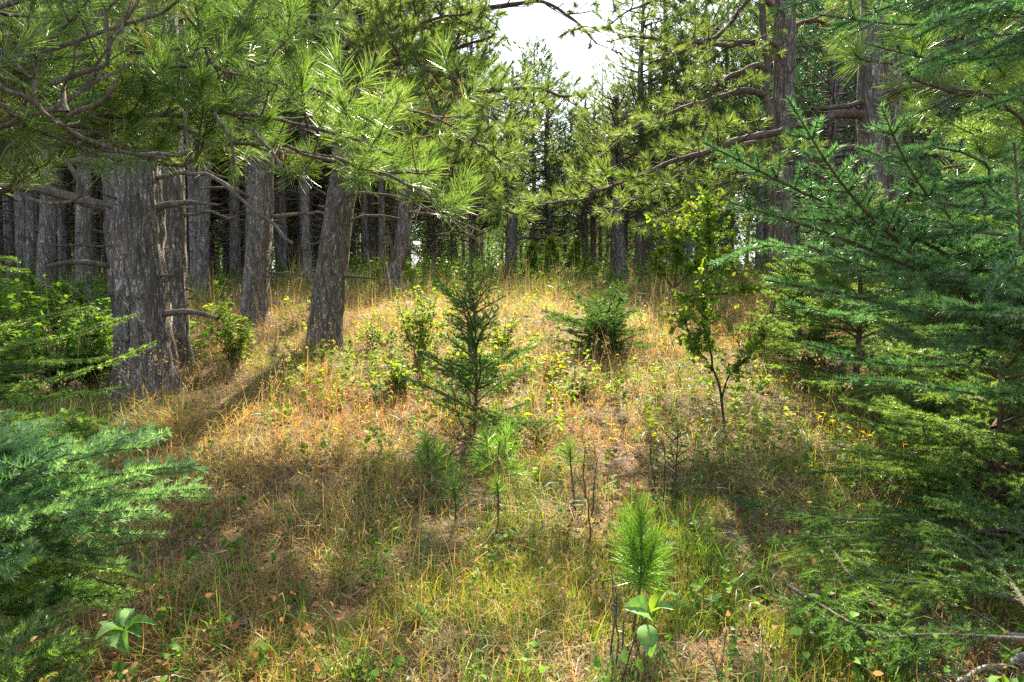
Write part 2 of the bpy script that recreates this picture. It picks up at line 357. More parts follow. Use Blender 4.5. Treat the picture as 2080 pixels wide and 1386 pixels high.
# ------------------------------------------------------------------ trunks
def trunk_geo(P, rad, rng, k=40, ridge=.10, step=.06, flare=.28):
    P = np.asarray(P, float)
    pts = spline(P, step); n = len(pts)
    cl = np.concatenate([[0], np.cumsum(np.linalg.norm(np.diff(P, axis=0), axis=1))])
    c2 = np.concatenate([[0], np.cumsum(np.linalg.norm(np.diff(pts, axis=0), axis=1))]); c2 *= cl[-1]/c2[-1]
    r = np.interp(c2, cl, rad); r = r*(1+flare*np.exp(-c2/.22))
    pts = pts+np.stack([vn(c2*.5, 0, rng.uniform(0, 60)), vn(c2*.5, 9, rng.uniform(0, 60)), 0*c2], 1)*.06-.03*np.array([1, 1, 0])
    a = np.arange(k)*2*math.pi/k
    x, y, z = np.cos(a)[None]*r.max()*26, np.sin(a)[None]*r.max()*26, (c2*5)[:, None]
    o = rng.uniform(0, 40)
    rr = r[:, None]*(1+ridge*2*(vn(x+o, y+o, z)-.5)+ridge*1.4*(vn(x*.3+o, y*.3, z*.25)-.5)+ridge*(vn(x*2.2, y*2.2+o, z*2)-.5))
    fl = np.exp(-c2/.25)[:, None]*.16*np.maximum(0, np.sin(a*4+o))[None]
    rr = rr*(1+fl)
    V = np.stack([pts[:, None, 0]+rr*np.cos(a), pts[:, None, 1]+rr*np.sin(a), np.repeat(pts[:, None, 2], k, 1)], -1)
    g = G(); i = np.arange(n-1)[:, None]*k; j = np.arange(k)[None]; j2 = (j+1) % k
    g.add(V, np.stack([i+j, i+j2, i+k+j2, i+k+j], -1).reshape(-1, 4)); return g, pts, r

def knots(root, org, pts, r, rng, zr, n):
    """short dead branch stubs and thin dead twigs down a trunk"""
    for _ in range(n):
        i = rng.integers(int(len(pts)*zr[0]), max(int(len(pts)*zr[1]), 2)); a = rng.uniform(0, 6.283)
        d = np.array([math.cos(a), math.sin(a), rng.uniform(-.25, .35)])
        L = rng.choice([.06, .12, .3, .7], p=[.4, .3, .2, .1]); p0 = pts[i]+d*r[i]*.8
        Q, dd = curve(p0, d, L+r[i]*.3, rng, .25, -.1, .05)
        g = G(); g.tube(Q, np.linspace(.018 if L < .2 else .013, .004, len(Q)), 5); g.mesh('branch_stub', M['dead'], root, org, True)

# ================================================================== SETTING
gx = np.concatenate([np.linspace(-110, -30, 20), np.linspace(-28, 28, 190), np.linspace(30, 110, 20)])
gy = np.concatenate([np.linspace(-30, -4, 12), np.linspace(-3, 30, 190), np.linspace(32, 130, 40)])
X, Y = np.meshgrid(gx, gy); Z = gz(X, Y)+.03*vn(X*3, Y*3, 0)
V = np.stack([X, Y, Z], -1).reshape(-1, 3); nx_, ny_ = len(gx), len(gy)
i = np.arange(ny_-1)[:, None]*nx_+np.arange(nx_-1)[None]
tag(mk('ground', V, [np.stack([i, i+1, i+nx_+1, i+nx_], -1).reshape(-1, 4)], M['soil'], smooth=True), kind='structure')

# ================================================================== PINES NEAR
def near_pine(label, base, pts, rad, limbs, seed, crown=True, n_knots=26, k=48, group=None, mb='bark', cz=4.4, H=12.5, cr=2.3, ct=34, over=()):
    """base: (u,v,Y); pts: list of (u,v) trunk centre up; rad: metres at each incl. base"""
    rng = np.random.default_rng(seed); Yd = base[2]
    b = at(*base); b[2] = gz(b[0], b[1])-.06
    P = [b]+[at(u, v, Yd) for (u, v) in pts]
    last = P[-1]; H = H+rng.uniform(-.4, .4)
    sl = (P[-1]-P[-2])/max(P[-1][2]-P[-2][2], .1)
    P.append(last+np.array([sl[0]*.5, 0, 1.0])*min(3., (b[2]+H-last[2])*.5)); P.append(np.array([P[-1][0], P[-1][1], b[2]+H]))
    rad = list(rad)+[rad[-1]*.72, .03]
    root = thing('pine_tree', label, 'pine tree', b, group)
    g, pp, rr = trunk_geo(P, rad, rng, k, step=.05)
    g.mesh('trunk', M[mb], root, b, True)
    knots(root, b, pp, rr, rng, (.06, .33), n_knots)
    for L in limbs:
        limb(root, b, rng, **L)
    for (z, a, ln) in over:
        c = np.array([np.interp(b[2]+z, pp[:, 2], pp[:, 0]), np.interp(b[2]+z, pp[:, 2], pp[:, 1]), b[2]+z]); w = G(); sh = []
        Q, dd = curve(c, np.array([math.cos(R(a)), math.sin(R(a)), .15]), ln, rng, .2, .03, .15)
        pine_limb(Q, .05, .01, rng, .9, .22, .25, 1, .4, .25, w, sh, 6)
        o = w.mesh('branch', M['limb'], root, b, True); g3 = G(); pine_needles(g3, sh, 60, .13, .008, .1, rng); g3.mesh('needles', M['pine_mid'], o, b)
    if crown:
        w = G(); sh = []
        zs = np.linspace(cz, H-.3, ct)
        for z in zs:
            c = np.array([np.interp(b[2]+z, pp[:, 2], pp[:, 0]), np.interp(b[2]+z, pp[:, 2], pp[:, 1]), b[2]+z])
            for q in range(2):
                a = rng.uniform(0, 6.283); f = (z-cz)/(H-cz)
                ln = (cr*(1-f)**.6+.4)*rng.uniform(.6, 1.1)
                Q, dd = curve(c, np.array([math.cos(a), math.sin(a), .25]), ln, rng, .2, .12, .2)
                pine_limb(Q, .03, .008, rng, .8, .34, .3, 1, .5, .2, w, sh, 4)
        w.mesh('crown_branches', M['limb'], root, b)
        g3 = G(); pine_needles(g3, sh, 24, .15, .013, .14, rng); g3.mesh('crown', M['pine_mid'], root, b)
    return root
def limb(root, org, rng, pts, r=(.03, .01), lat=.5, spacing=.15, start=.2, sub=1, kp=1.0, n=80, L=.125, W=.0065, mat='pine_mid', wood='limb', up=.5, sl=.09, upb=.35, foliage=True, wig=.25, keep=1.0, flat=.5, brown=0.0, label=None, step=.07):
    A = spline([at(*p) for p in pts], step)
    A = A+(np.stack([vn(np.arange(len(A))*.35, 3, rng.uniform(0, 50)), vn(np.arange(len(A))*.35, 7, rng.uniform(0, 50)), vn(np.arange(len(A))*.35, 11, rng.uniform(0, 50))], 1)-.5)*.05
    w = G(); sh = []
    if sub < 0: w.tube(A, np.linspace(r[0], r[1], len(A)), 7)
    else: pine_limb(A, r[0], r[1], rng, lat, spacing, start, sub, up, wig, w, sh, 7, kp, flat=flat)
    o = w.mesh('branch', M[wood], root, org, True)
    if label: o['label'] = label
    if foliage and sh:
        sh = [s for s in sh if rng.random() < keep]
        g = G(); pine_needles(g, sh, n, L, W, sl, rng, upb=upb); g.mesh('needles', M[mat], o, org)
        if brown > 0:
            bs = [s for s in sh if rng.random() < brown]
            if bs:
                g = G(); pine_needles(g, [(p-d*.08, d) for p, d in bs], 14, L*.9, W, sl, rng, 60, 130, -.3); g.mesh('brown_needles', M['pine_brown'], o, org)
    return o
D = dict
bare = D(foliage=False, wood='dead', lat=.28, spacing=.25, up=-.1, start=.3)
near_pine('thickest pine on the left with deeply furrowed grey bark, its base in the grass', (292, 815, 6.3), [(285, 640), (275, 420), (270, 250), (285, 60)], [.255, .24, .228, .22, .205], [
    D(pts=[(245,425,6.2),(130,395,6.0),(60,385,5.9),(-40,375,5.7),(-140,360,5.5)], r=(.05,.028), **bare),
    D(pts=[(245,332,6.2),(100,322,6.0),(-30,318,5.8),(-140,300,5.7)], r=(.035,.02), **bare),
    D(pts=[(240,542,6.2),(170,533,6.0),(95,542,5.8)], r=(.03,.014), **bare),
    D(pts=[(318,430,6.3),(345,415,6.25),(385,412,6.2),(445,418,6.1)], r=(.035,.012), **bare),
    D(pts=[(320,360,6.3),(400,352,6.2),(450,375,6.0),(520,430,5.8),(560,460,5.7),(597,495,5.6)], r=(.022,.012), foliage=False, wood='dead', lat=.3, spacing=.3, sub=1, up=-.1),
    D(pts=[(395,332,6.0),(440,352,6.0),(500,370,5.9)], r=(.012,.006), **bare),
    D(pts=[(240,600,6.2),(215,598,6.1)], r=(.02,.012), sub=-1, wood='dead'),
    D(pts=[(265,690,6.05),(228,686,5.95)], r=(.014,.008), sub=-1, wood='dead'),
    D(pts=[(335,640,6.3),(385,634,6.2),(438,643,6.1)], r=(.034,.018), sub=-1, wood='dead', label='thick broken-off dead branch stub low on the right side'),
    ], 11, n_knots=20, k=72)
near_pine('slimmer pine standing close behind the thickest trunk, showing along its right side', (352, 745, 7.4), [(350, 600), (347, 420), (340, 250), (335, 60)], [.165, .15, .145, .135, .125], [
    D(pts=[(375,440,7.4),(430,430,7.2),(480,445,7.0)], r=(.02,.008), **bare)], 12, n_knots=22, k=40)
near_pine('straight pine with pale right edge between the thickest trunk and the leaning one', (517, 662, 10.0), [(520, 560), (527, 420), (533, 280), (548, 60)], [.19, .175, .16, .15, .14], [
    D(pts=[(548,440,10),(620,432,9.8),(700,440,9.6)], r=(.03,.012), **bare),
    D(pts=[(505,400,10),(450,380,9.8),(400,385,9.6)], r=(.03,.01), **bare),
    D(pts=[(545,555,10),(600,558,9.8),(640,575,9.6)], r=(.02,.008), **bare),
    D(pts=[(340,10,9),(480,12,8.6),(560,25,8.2),(640,60,7.8),(700,100,7.6)], r=(.045,.03), lat=.6, spacing=.3, sub=1, keep=.7),
    D(pts=[(555,160,10),(480,150,9),(400,180,8.4),(350,200,8)], r=(.04,.01), lat=.8, spacing=.22, sub=1, n=70),
    D(pts=[(550,220,10),(620,215,9),(690,240,8.4),(760,270,8)], r=(.04,.01), lat=.8, spacing=.22, sub=1, n=70),
    ], 13, n_knots=30, cr=1.8, cz=5.0)
near_pine('pine leaning to the right with a bare grey base beside the sunny grass', (655, 718, 8.2), [(668, 600), (688, 440), (702, 330), (710, 150), (716, -20)], [.20, .185, .17, .16, .15, .14], [
    D(pts=[(708,395,8.2),(800,400,7.9),(870,425,7.6),(930,462,7.3),(968,488,7.2)], r=(.022,.008), foliage=False, wood='limb', lat=.55, spacing=.16, up=-.2, start=.2, label='long bare twiggy dead branch reaching right'),
    D(pts=[(705,448,8.2),(750,438,8.0),(812,446,7.8)], r=(.02,.01), **bare),
    D(pts=[(690,562,8.2),(725,560,8.1),(760,566,8.0)], r=(.02,.012), sub=-1, wood='dead'),
    D(pts=[(720,78,8.2),(790,72,7.9),(860,58,7.6),(935,28,7.3),(1030,12,7.0),(1100,6,6.9),(1150,30,6.8),(1180,50,6.7),(1210,88,6.6)], r=(.05,.010), lat=.7, spacing=.15, sub=2, keep=.3, n=75, W=.006, up=-.2, upb=-.1, label='arching bough across the top of the sky gap'),
    D(pts=[(735,165,8.2),(800,158,7.9),(870,165,7.5),(920,182,7.2),(1000,181,7.0),(1090,181,6.8),(1150,193,6.7),(1192,190,6.6)], r=(.05,.012), lat=.7, spacing=.16, sub=1, keep=.8, n=75, W=.006, up=.1),
    D(pts=[(955,184,7.1),(985,230,7.0),(1005,280,6.9),(1030,315,6.8)], r=(.018,.006), lat=.5, spacing=.14, sub=1, n=60),
    D(pts=[(715,110,8.2),(780,120,7.9),(850,110,7.6),(930,100,7.4),(1000,70,7.2)], r=(.04,.01), lat=.8, spacing=.13, sub=1, n=85, W=.0065, keep=.9),
    D(pts=[(715,30,8.2),(800,10,7.8),(900,-10,7.5),(980,-20,7.3)], r=(.04,.01), lat=.8, spacing=.14, sub=1, n=85, W=.0065),
    D(pts=[(712,200,8.2),(790,230,7.7),(860,250,7.4),(950,270,7.1),(1010,300,6.9)], r=(.04,.01), lat=.8, spacing=.14, sub=1, n=85, W=.0065),
    D(pts=[(712,250,8.2),(800,290,7.6),(900,340,7.1),(990,390,6.7),(1040,430,6.6)], r=(.04,.01), lat=.75, spacing=.14, sub=1, n=85, W=.0065, mat='pine_mid'),
    D(pts=[(712,180,8.2),(800,200,7.0),(880,230,6.2),(960,280,5.6),(1020,330,5.4)], r=(.04,.008), lat=.7, spacing=.12, sub=1, n=80, W=.005, keep=.7),
    D(pts=[(712,280,8.2),(800,330,6.8),(880,380,6.0),(960,410,5.6),(1045,440,5.4)], r=(.035,.008), lat=.6, spacing=.12, sub=1, n=85, W=.005, keep=.75),
    D(pts=[(712,140,8.2),(820,130,7.0),(900,160,6.4),(960,190,6.0),(1010,240,5.8)], r=(.035,.008), lat=.7, spacing=.12, sub=1, n=80, W=.0055),
    D(pts=[(712,60,8.2),(790,60,7.2),(870,40,6.7),(960,20,6.4)], r=(.035,.008), lat=.7, spacing=.12, sub=1, n=80, W=.0055),
    D(pts=[(712,230,8.2),(650,240,7.6),(590,270,7.2),(540,290,7.0)], r=(.03,.01), lat=.7, spacing=.15, sub=1, n=85, W=.0065),
    ], 14, n_knots=34, cr=1.5, cz=5.0, over=[(4.8,-24,3.4),(5.8,-42,3.5)])
near_pine('crooked slim pine with a dark wide base beyond the grass, left of centre', (808, 580, 14.5), [(800, 560), (812, 520), (822, 450), (822, 350)], [.20, .17, .16, .15, .14], [
    D(pts=[(808,545,14.5),(796,510,14.3),(790,470,14.2)], r=(.05,.02), **bare),
    D(pts=[(825,430,14.5),(900,440,14),(980,470,13.5)], r=(.04,.012), foliage=False, wood='dead', lat=.7, spacing=.25, up=-.1)], 15, n_knots=24, k=24, cz=2.6, H=9, cr=2.0)
near_pine('narrow pine with many dark knots, left of the straight pale-edged one', (411, 606, 14.0), [(411, 520), (412, 420), (416, 300), (420, 150)], [.14, .125, .12, .115, .11], [], 16, n_knots=60, k=24)
near_pine('slender grey pine seen between two stout trunks, base lost in shaded grass', (478, 592, 17.0), [(478, 500), (477, 400), (478, 250)], [.14, .125, .12, .11], [], 17, n_knots=40, k=16)
near_pine('broad pale grey pine trunk above the leafy thicket at far left', (92, 600, 13.0), [(94, 520), (97, 420), (100, 300)], [.165, .15, .145, .14], [], 18, n_knots=30, k=24)
near_pine('narrow trunk touching the left side of the broad pale pine at far left', (64, 592, 14.2), [(64, 500), (62, 400), (62, 300)], [.09, .08, .075, .07], [], 19, n_knots=20, k=20)
near_pine('pine with sunlit right edge rising from the leafy thicket at left', (170, 612, 12.0), [(170, 520), (171, 420), (172, 300)], [.135, .12, .115, .11], [], 20, n_knots=30, k=24)
near_pine('dark pine at the far edge of the clearing, straight behind the young spruce top', (1039, 556, 21.0), [(1039, 500), (1040, 440), (1042, 300)], [.17, .16, .155, .14], [
    D(pts=[(1045,490,21),(1085,480,20.5),(1130,482,20)], r=(.04,.015), **bare)], 21, n_knots=24, k=20, cz=2.0, H=6.2, cr=1.9)
near_pine('darkest pine of the close pair at the forest edge right of centre', (1262, 574, 18.0), [(1262, 520), (1258, 480), (1255, 400)], [.17, .15, .14, .13], [], 22, n_knots=30, k=20, cz=1.6, H=5.2, cr=1.6)
near_pine('slimmer left pine of the close pair at the forest edge right of centre', (1247, 566, 19.5), [(1247, 520), (1247, 470), (1246, 380)], [.11, .10, .10, .09], [], 23, n_knots=18, k=16, cz=1.6, H=5.0, cr=1.4)
near_pine('stout dark forest-edge pine behind the leafy sapling, left trunk of two', (1298, 566, 20.0), [(1298, 520), (1299, 470), (1300, 380)], [.16, .145, .14, .13], [], 24, n_knots=24, k=16, cz=1.9, H=8.5, cr=1.8)
near_pine('dark pine at the forest edge just right of the stout one, touching it', (1318, 562, 20.8), [(1318, 520), (1318, 470), (1318, 380)], [.13, .12, .115, .11], [], 25, n_knots=20, k=16, cz=2.0, H=8.0, cr=1.8)
near_pine('pine pair member at the forest edge above the centre of the grass, left one', (1188, 560, 22.5), [(1188, 520), (1188, 470), (1188, 380)], [.13, .12, .115, .11], [], 26, n_knots=20, k=16, cz=1.7, H=5.8, cr=1.5)
near_pine('pine pair member at the forest edge above the centre of the grass, right one', (1206, 556, 23.5), [(1206, 520), (1206, 470), (1206, 380)], [.12, .11, .105, .10], [], 27, n_knots=20, k=16, cz=1.7, H=5.8, cr=1.5)

# right-hand pines
tw = D(lat=.6, spacing=.13, sub=1, n=46, W=.006, up=.15)
near_pine('tall forked pine on the right with arching bare boughs reaching into the sky gap', (1592, 640, 9.0), [(1590, 500), (1588, 350), (1590, 200), (1592, 60), (1592, -60)], [.175, .155, .145, .135, .13, .12], [
    D(pts=[(1583,330,8.95),(1572,265,8.9),(1556,205,8.9),(1556,120,8.9),(1549,30,8.9),(1545,-60,8.9)], r=(.055,.04), sub=-1, wood='dead', label='curved second stem forking off to the left'),
    D(pts=[(1537,-30,8.9),(1490,42,8.5),(1440,82,8.2),(1380,108,8.0),(1320,128,7.8)], r=(.035,.012), keep=.5, **{**tw, 'sub': 2}),
    D(pts=[(1605,150,8.9),(1592,115,8.9),(1572,90,8.8),(1520,88,8.4),(1450,92,8.0),(1370,86,7.8),(1290,70,7.6),(1235,85,7.5)], r=(.04,.006), keep=.4, **{**tw, 'sub': 2}),
    D(pts=[(1560,150,8.9),(1540,133,8.8),(1500,145,8.5),(1460,170,8.3),(1443,200,8.2),(1438,235,8.1),(1425,268,8.0)], r=(.045,.015), keep=.6, **tw),
    D(pts=[(1560,195,8.9),(1520,183,8.7),(1470,195,8.4),(1410,215,8.1),(1350,235,7.8),(1290,262,7.6),(1245,288,7.4)], r=(.045,.012), keep=.75, **tw),
    D(pts=[(1575,285,8.9),(1480,295,8.4),(1430,315,8.1),(1370,360,7.8),(1300,400,7.6),(1230,440,7.4)], r=(.035,.008), keep=.9, **tw),
    D(pts=[(1590,20,8.9),(1500,-20,8.4),(1400,-20,8.1),(1280,20,7.8),(1225,60,7.7)], r=(.035,.007), keep=.5, **{**tw, 'sub': 2}),
    D(pts=[(1600,60,9),(1650,40,9.4),(1700,60,9.6),(1760,50,9.8)], r=(.035,.01), **tw),
    D(pts=[(1580,330,8.9),(1500,380,8.3),(1430,420,7.9),(1340,450,7.6)], r=(.03,.008), keep=.9, **tw),
    ], 31, n_knots=20, cz=6.5, cr=1.3, ct=22, over=[(4.7,205,3.2),(5.4,232,3.4),(6.4,215,3.0)])
near_pine('pale two-stemmed pine on the right, partly hidden by spruce boughs, left stem', (1775, 680, 7.6), [(1772, 500), (1768, 350), (1765, 230), (1772, 60)], [.16, .15, .14, .13, .125], [
    D(pts=[(1755,232,7.5),(1690,238,7.3),(1600,260,7.1),(1520,280,6.9),(1440,305,6.8),(1380,325,6.7),(1320,345,6.6),(1250,375,6.5),(1200,392,6.4),(1130,412,6.4),(1075,408,6.4)], r=(.05,.01), lat=.6, spacing=.14, sub=1, n=75, W=.006, keep=.9, start=.35, label='long pale bough sweeping left across the clearing'),
    D(pts=[(1755,210,7.5),(1700,216,7.4),(1650,222,7.3)], r=(.03,.02), sub=-1, wood='limb'),
    D(pts=[(1740,300,7.4),(1650,320,7.1),(1560,350,6.8),(1480,380,6.6),(1400,420,6.4),(1300,455,6.3)], r=(.03,.008), lat=.6, spacing=.14, sub=1, n=75, W=.006),
    D(pts=[(1790,215,7.4),(1830,180,7.2),(1900,170,7.0),(1980,190,6.8)], r=(.05,.02), lat=.6, spacing=.15, sub=1, n=75, W=.006),
    ], 32, n_knots=20, cz=6.5, cr=1.3, ct=20)
near_pine('right stem beside the pale two-stemmed pine behind the spruce boughs', (1812, 670, 8.0), [(1812, 500), (1810, 350), (1812, 200), (1815, 60)], [.115, .10, .10, .095, .09], [
    D(pts=[(1810,300,8),(1870,290,7.6),(1950,300,7.4),(2040,280,7.2)], r=(.03,.01), lat=.7, spacing=.15, sub=1, n=85, W=.0065),
    D(pts=[(1810,100,8),(1870,60,7.6),(1950,50,7.4),(2060,40,7.2)], r=(.03,.01), lat=.8, spacing=.15, sub=1, n=85, W=.0065)], 33, n_knots=20, cz=6.5, cr=1.2, ct=16)

# --- the pine just outside the frame at left, whose long-needled boughs hang in at the top
rng = np.random.default_rng(5)
b = np.array([-3.6, 2.3, 0.]); b[2] = gz(b[0], b[1])
root = thing('pine_tree', 'near pine whose long-needled green boughs hang into the upper left corner', 'pine tree', b)
g, pp, rr = trunk_geo([b, b+[.05, 0, 2], b+[.1, .1, 5], b+[.1, 0, 9]], [.19, .17, .14, .05], rng, 32); g.mesh('trunk', M['bark'], root, b, True)
nl = D(mat='pine_near', L=.104, W=.0028, n=84, sl=.11, wood='dead', lat=.55, spacing=.10, sub=1, up=.5, upb=.6, r=(.016,.005), step=.05, flat=.7)
def NL(pts, **kw):
    q = dict(nl); q['brown'] = .14; q.update(kw); q['keep'] = q.get('keep', 1)*.66; limb(root, b, rng, [*pts] if False else pts, **q)
st0 = (-330, 230, 2.3)
for pts, kw in [
    ([(-700,200,2.3),(-150,270,2.1),(60,235,2.1),(180,190,2.2),(260,120,2.3)], {}),
    ([(-700,100,2.3),(-150,130,2.0),(80,100,2.1),(220,60,2.2),(340,30,2.3)], {}),
    ([(-700,-60,2.3),(-100,20,2.3),(120,-10,2.4),(330,-20,2.5)], {}),
    ([(-700,300,2.4),(-100,210,2.2),(60,262,2.2),(160,290,2.3),(240,318,2.3)], D(lat=.3, spacing=.22, brown=.5)),
    ([(-700,250,2.5),(-100,140,2.5),(150,250,2.6),(330,330,2.7),(400,320,2.7),(420,245,2.7),(460,210,2.7)], D(lat=.4)),
    ([(-700,150,2.6),(100,200,2.8),(300,190,2.8),(440,165,2.9),(560,130,3.0)], {}),
    ([(-700,60,2.6),(100,90,2.9),(300,110,3.0),(460,80,3.1),(600,70,3.2)], D(lat=.6)),
    ([(-700,200,2.6),(200,240,2.7),(430,225,2.7),(600,245,2.6),(720,275,2.5),(800,320,2.4)], D(lat=.42, start=.4, n=150)),
    ([(-700,300,2.6),(250,260,2.9),(480,290,2.9),(640,320,2.8),(780,350,2.7),(880,350,2.6)], D(lat=.42, start=.42, n=150)),
    ([(-700,250,2.8),(250,200,3.2),(500,200,3.3),(700,200,3.3),(850,230,3.3),(930,260,3.3)], D(lat=.55, start=.45)),
    ([(-700,250,2.8),(350,240,3.2),(560,300,3.2),(700,345,3.2),(820,385,3.2),(930,410,3.2)], D(lat=.5, start=.42, brown=.25)),
    ([(-700,330,2.6),(-50,400,2.6),(40,330,2.6),(130,290,2.7),(200,270,2.7)], D(lat=.5)),
    ([(-700,100,2.8),(200,20,3.1),(400,40,3.2),(600,30,3.3),(700,40,3.4)], D(lat=.6)),
    ([(-700,200,2.6),(300,160,2.9),(450,215,3.0),(470,300,3.0),(475,350,3.0)], D(lat=.3, spacing=.3, brown=.6, keep=.5)),
    ([(-700,200,2.6),(300,130,2.6),(450,150,2.6),(620,180,2.6),(700,200,2.6)], D(lat=.4, start=.45)),
    ]: NL(pts, **kw)
for q_, pts in enumerate([[(-60,60,1.9),(10,110,1.9),(55,150,1.9),(75,110,1.9),(95,65,1.9)], [(55,150,1.9),(62,190,1.9),(110,240,1.95),(150,236,2.0)], [(148,235,1.95),(112,172,1.95),(150,130,1.95),(160,75,1.95)],
    [(112,172,1.95),(180,145,2.0),(225,125,2.0),(236,60,2.0),(230,-20,2.0)], [(150,232,2.0),(205,198,2.0),(232,150,2.0)], [(-60,160,2.0),(60,210,2.0),(120,245,2.05),(180,285,2.1),(260,312,2.1),(350,326,2.1),(378,300,2.15),(386,240,2.15)],
    [(200,300,2.1),(300,318,2.1),(345,322,2.1)], [(444,225,2.4),(462,290,2.4),(476,352,2.4)], [(130,325,2.1),(156,370,2.1),(140,402,2.1),(60,402,2.1)], [(520,270,2.4),(545,320,2.4),(600,345,2.4)], [(690,330,2.6),(760,345,2.6),(850,390,2.6),(900,430,2.6)]]):
    limb(root, b, rng, pts, r=(.008, .004), lat=.10, spacing=.09, sub=0, foliage=False, wood='dead', up=.2, step=.03)
w = G(); sh = []
for z in np.linspace(5.5, 9, 12):
    a = rng.uniform(0, 6.283); Q, dd = curve(b+[.1, 0, z], np.array([math.cos(a), math.sin(a), .3]), 2.0*rng.uniform(.6, 1.1)*(1.15-z/9), rng, .2, .1, .2)
    pine_limb(Q, .03, .008, rng, .6, .3, .3, 0, .5, .2, w, sh, 4)
w.mesh('crown_branches', M['limb'], root, b); g = G(); pine_needles(g, sh, 50, .14, .006, .12, rng); g.mesh('crown', M['pine_near'], root, b)

# --- pine with pale needle tufts coming in at the upper right
rng = np.random.default_rng(6)
b = np.array([4.3, 3.9, 0.]); b[2] = gz(b[0], b[1])
root = thing('pine_tree', 'near pine whose pale long-needled tufts show at upper right among spruce boughs', 'pine tree', b)
g, pp, rr = trunk_geo([b, b+[.05, 0, 2], b+[.1, .1, 5], b+[.1, 0, 9]], [.19, .17, .14, .05], rng, 32); g.mesh('trunk', M['bark'], root, b, True)
nr = D(mat='pine_near', L=.125, W=.0030, n=90, sl=.08, wood='dead', lat=.35, spacing=.17, sub=1, up=.3, upb=.25, r=(.014,.005), step=.05)
for pts, kw in [
    ([(2400,240,3.9),(2100,200,3.3),(1960,190,3.1),(1850,150,3.0),(1740,110,2.9)], {}),
    ([(2400,300,3.9),(2150,290,3.3),(2030,210,3.1),(1950,190,3.0),(1880,220,3.0)], {}),
    ([(2400,350,3.9),(2150,340,3.2),(2020,320,3.0),(1950,330,2.9),(1900,340,2.9)], {}),
    ([(2400,150,3.9),(2150,130,3.5),(2000,120,3.3),(1880,90,3.2)], {}),
    ([(2400,50,3.9),(2150,40,3.5),(2000,10,3.4),(1820,20,3.4),(1720,60,3.4)], {}),
    ]:
    q = dict(nr); q.update(kw); limb(root, b, rng, pts, **q)

# ================================================================== BACKGROUND FOREST
def forest_tree(seed, H, zc, Rm, nb, label, mat, dense=20, dead=34, nl=.19, wl=.022, droop=.1, spacing=.32):
    rng = np.random.default_rng(seed); root = thing('pine_tree', label, 'pine tree', (0, 0, 0))
    o = np.zeros(3)
    g, pp, rr = trunk_geo([o-[0, 0, .15], o+[.04, 0, H*.3], o+[-.05, .06, H*.6], o+[0, 0, H]], [.135, .115, .085, .02], rng, 14, .04, .3)
    g.mesh('trunk', M['bark_far'], root, o, True)
    w = G(); sh = []
    for q in range(dead):
        z = rng.uniform(.7, zc+1.5); a = rng.uniform(0, 6.283)
        c = np.array([np.interp(z, pp[:, 2], pp[:, 0]), np.interp(z, pp[:, 2], pp[:, 1]), z]); ln = rng.uniform(.25, 1.5)*(.6+.4*z/zc)
        Q, dd = curve(c, np.array([math.cos(a), math.sin(a), rng.uniform(-.1, .3)]), ln, rng, .3, -.12, .18)
        w.tube(Q, np.linspace(.018, .006, len(Q)), 4)
        for _ in range(int(ln*5)):
            i = rng.integers(1, len(Q)); Q2, dd = curve(Q[i], unit(dd+rng.normal(size=3)*.8), ln*.4, rng, .3, -.1, .15); w.tube(Q2, np.linspace(.007, .003, len(Q2)), 3)
    if dead: w.mesh('dead_branches', M['dead'], root, o)
    w = G()
    for q in range(nb):
        f = (q+.5)/nb; z = zc+(H-zc)*f**.9; a = q*2.4+rng.normal()*.3
        ln = Rm*(min(1, f*4+.45))*(1-f)**.65*rng.uniform(.7, 1.15)+.25
        c = np.array([0, 0, z]); Q, dd = curve(c, np.array([math.cos(a), math.sin(a), .1+.5*f-droop]), ln, rng, .18, .12, .25)
        pine_limb(Q, .03*(1-f)+.01, .006, rng, .95*(1-f*.5), spacing, .18, 1, .4, .25, w, sh, 4)
    w.mesh('live_branches', M['limb'], root, o)
    g = G(); pine_needles(g, sh, dense, nl, wl, .2, rng); g.mesh('crown', M[mat], root, o)
    return root
LAB = {
 'L': ('one of the slender grey pines crowding the dark plantation on the left', 'pines crowding the dark plantation on the left'),
 'C': ('one of the thin dark pines standing behind the crest of the clearing', 'thin dark pines behind the crest of the clearing'),
 'R': ('one of the pines standing behind the spruce boughs on the right', 'pines behind the spruce boughs on the right')}
BUSHY = forest_tree(110, 11.0, 1.2, 2.1, 130, LAB['C'][0], 'pine_far', 24, 0, spacing=.24)
PT = [forest_tree(101, 13, 4.0, 2.2, 72, LAB['C'][0], 'pine_far'), forest_tree(102, 12, 3.2, 2.4, 72, LAB['C'][0], 'pine_far'),
      forest_tree(103, 14, 4.8, 2.1, 70, LAB['C'][0], 'pine_far'), forest_tree(104, 11.5, 2.3, 2.7, 80, LAB['C'][0], 'pine_far', 20, 12)]
rng = np.random.default_rng(77)
spots = []
taken = [(at(u, v, Yd)[:2]) for (u, v, Yd) in [(292,815,6.3),(352,745,7.4),(517,662,10),(655,718,8.2),(808,580,14.5),(411,606,14),(478,592,17),(92,600,13),(68,592,14.2),(170,612,12),(1039,556,21),(1262,574,18),(1247,566,19.5),(1298,566,20),(1318,562,20.8),(1188,560,22.5),(1206,556,23.5),(1592,640,9),(1775,680,7.6),(1812,670,8)]]
def ok(x, y, dmin=1.3):
    for (a, c) in taken:
        if (a-x)**2+(c-y)**2 < dmin**2: return False
    return True
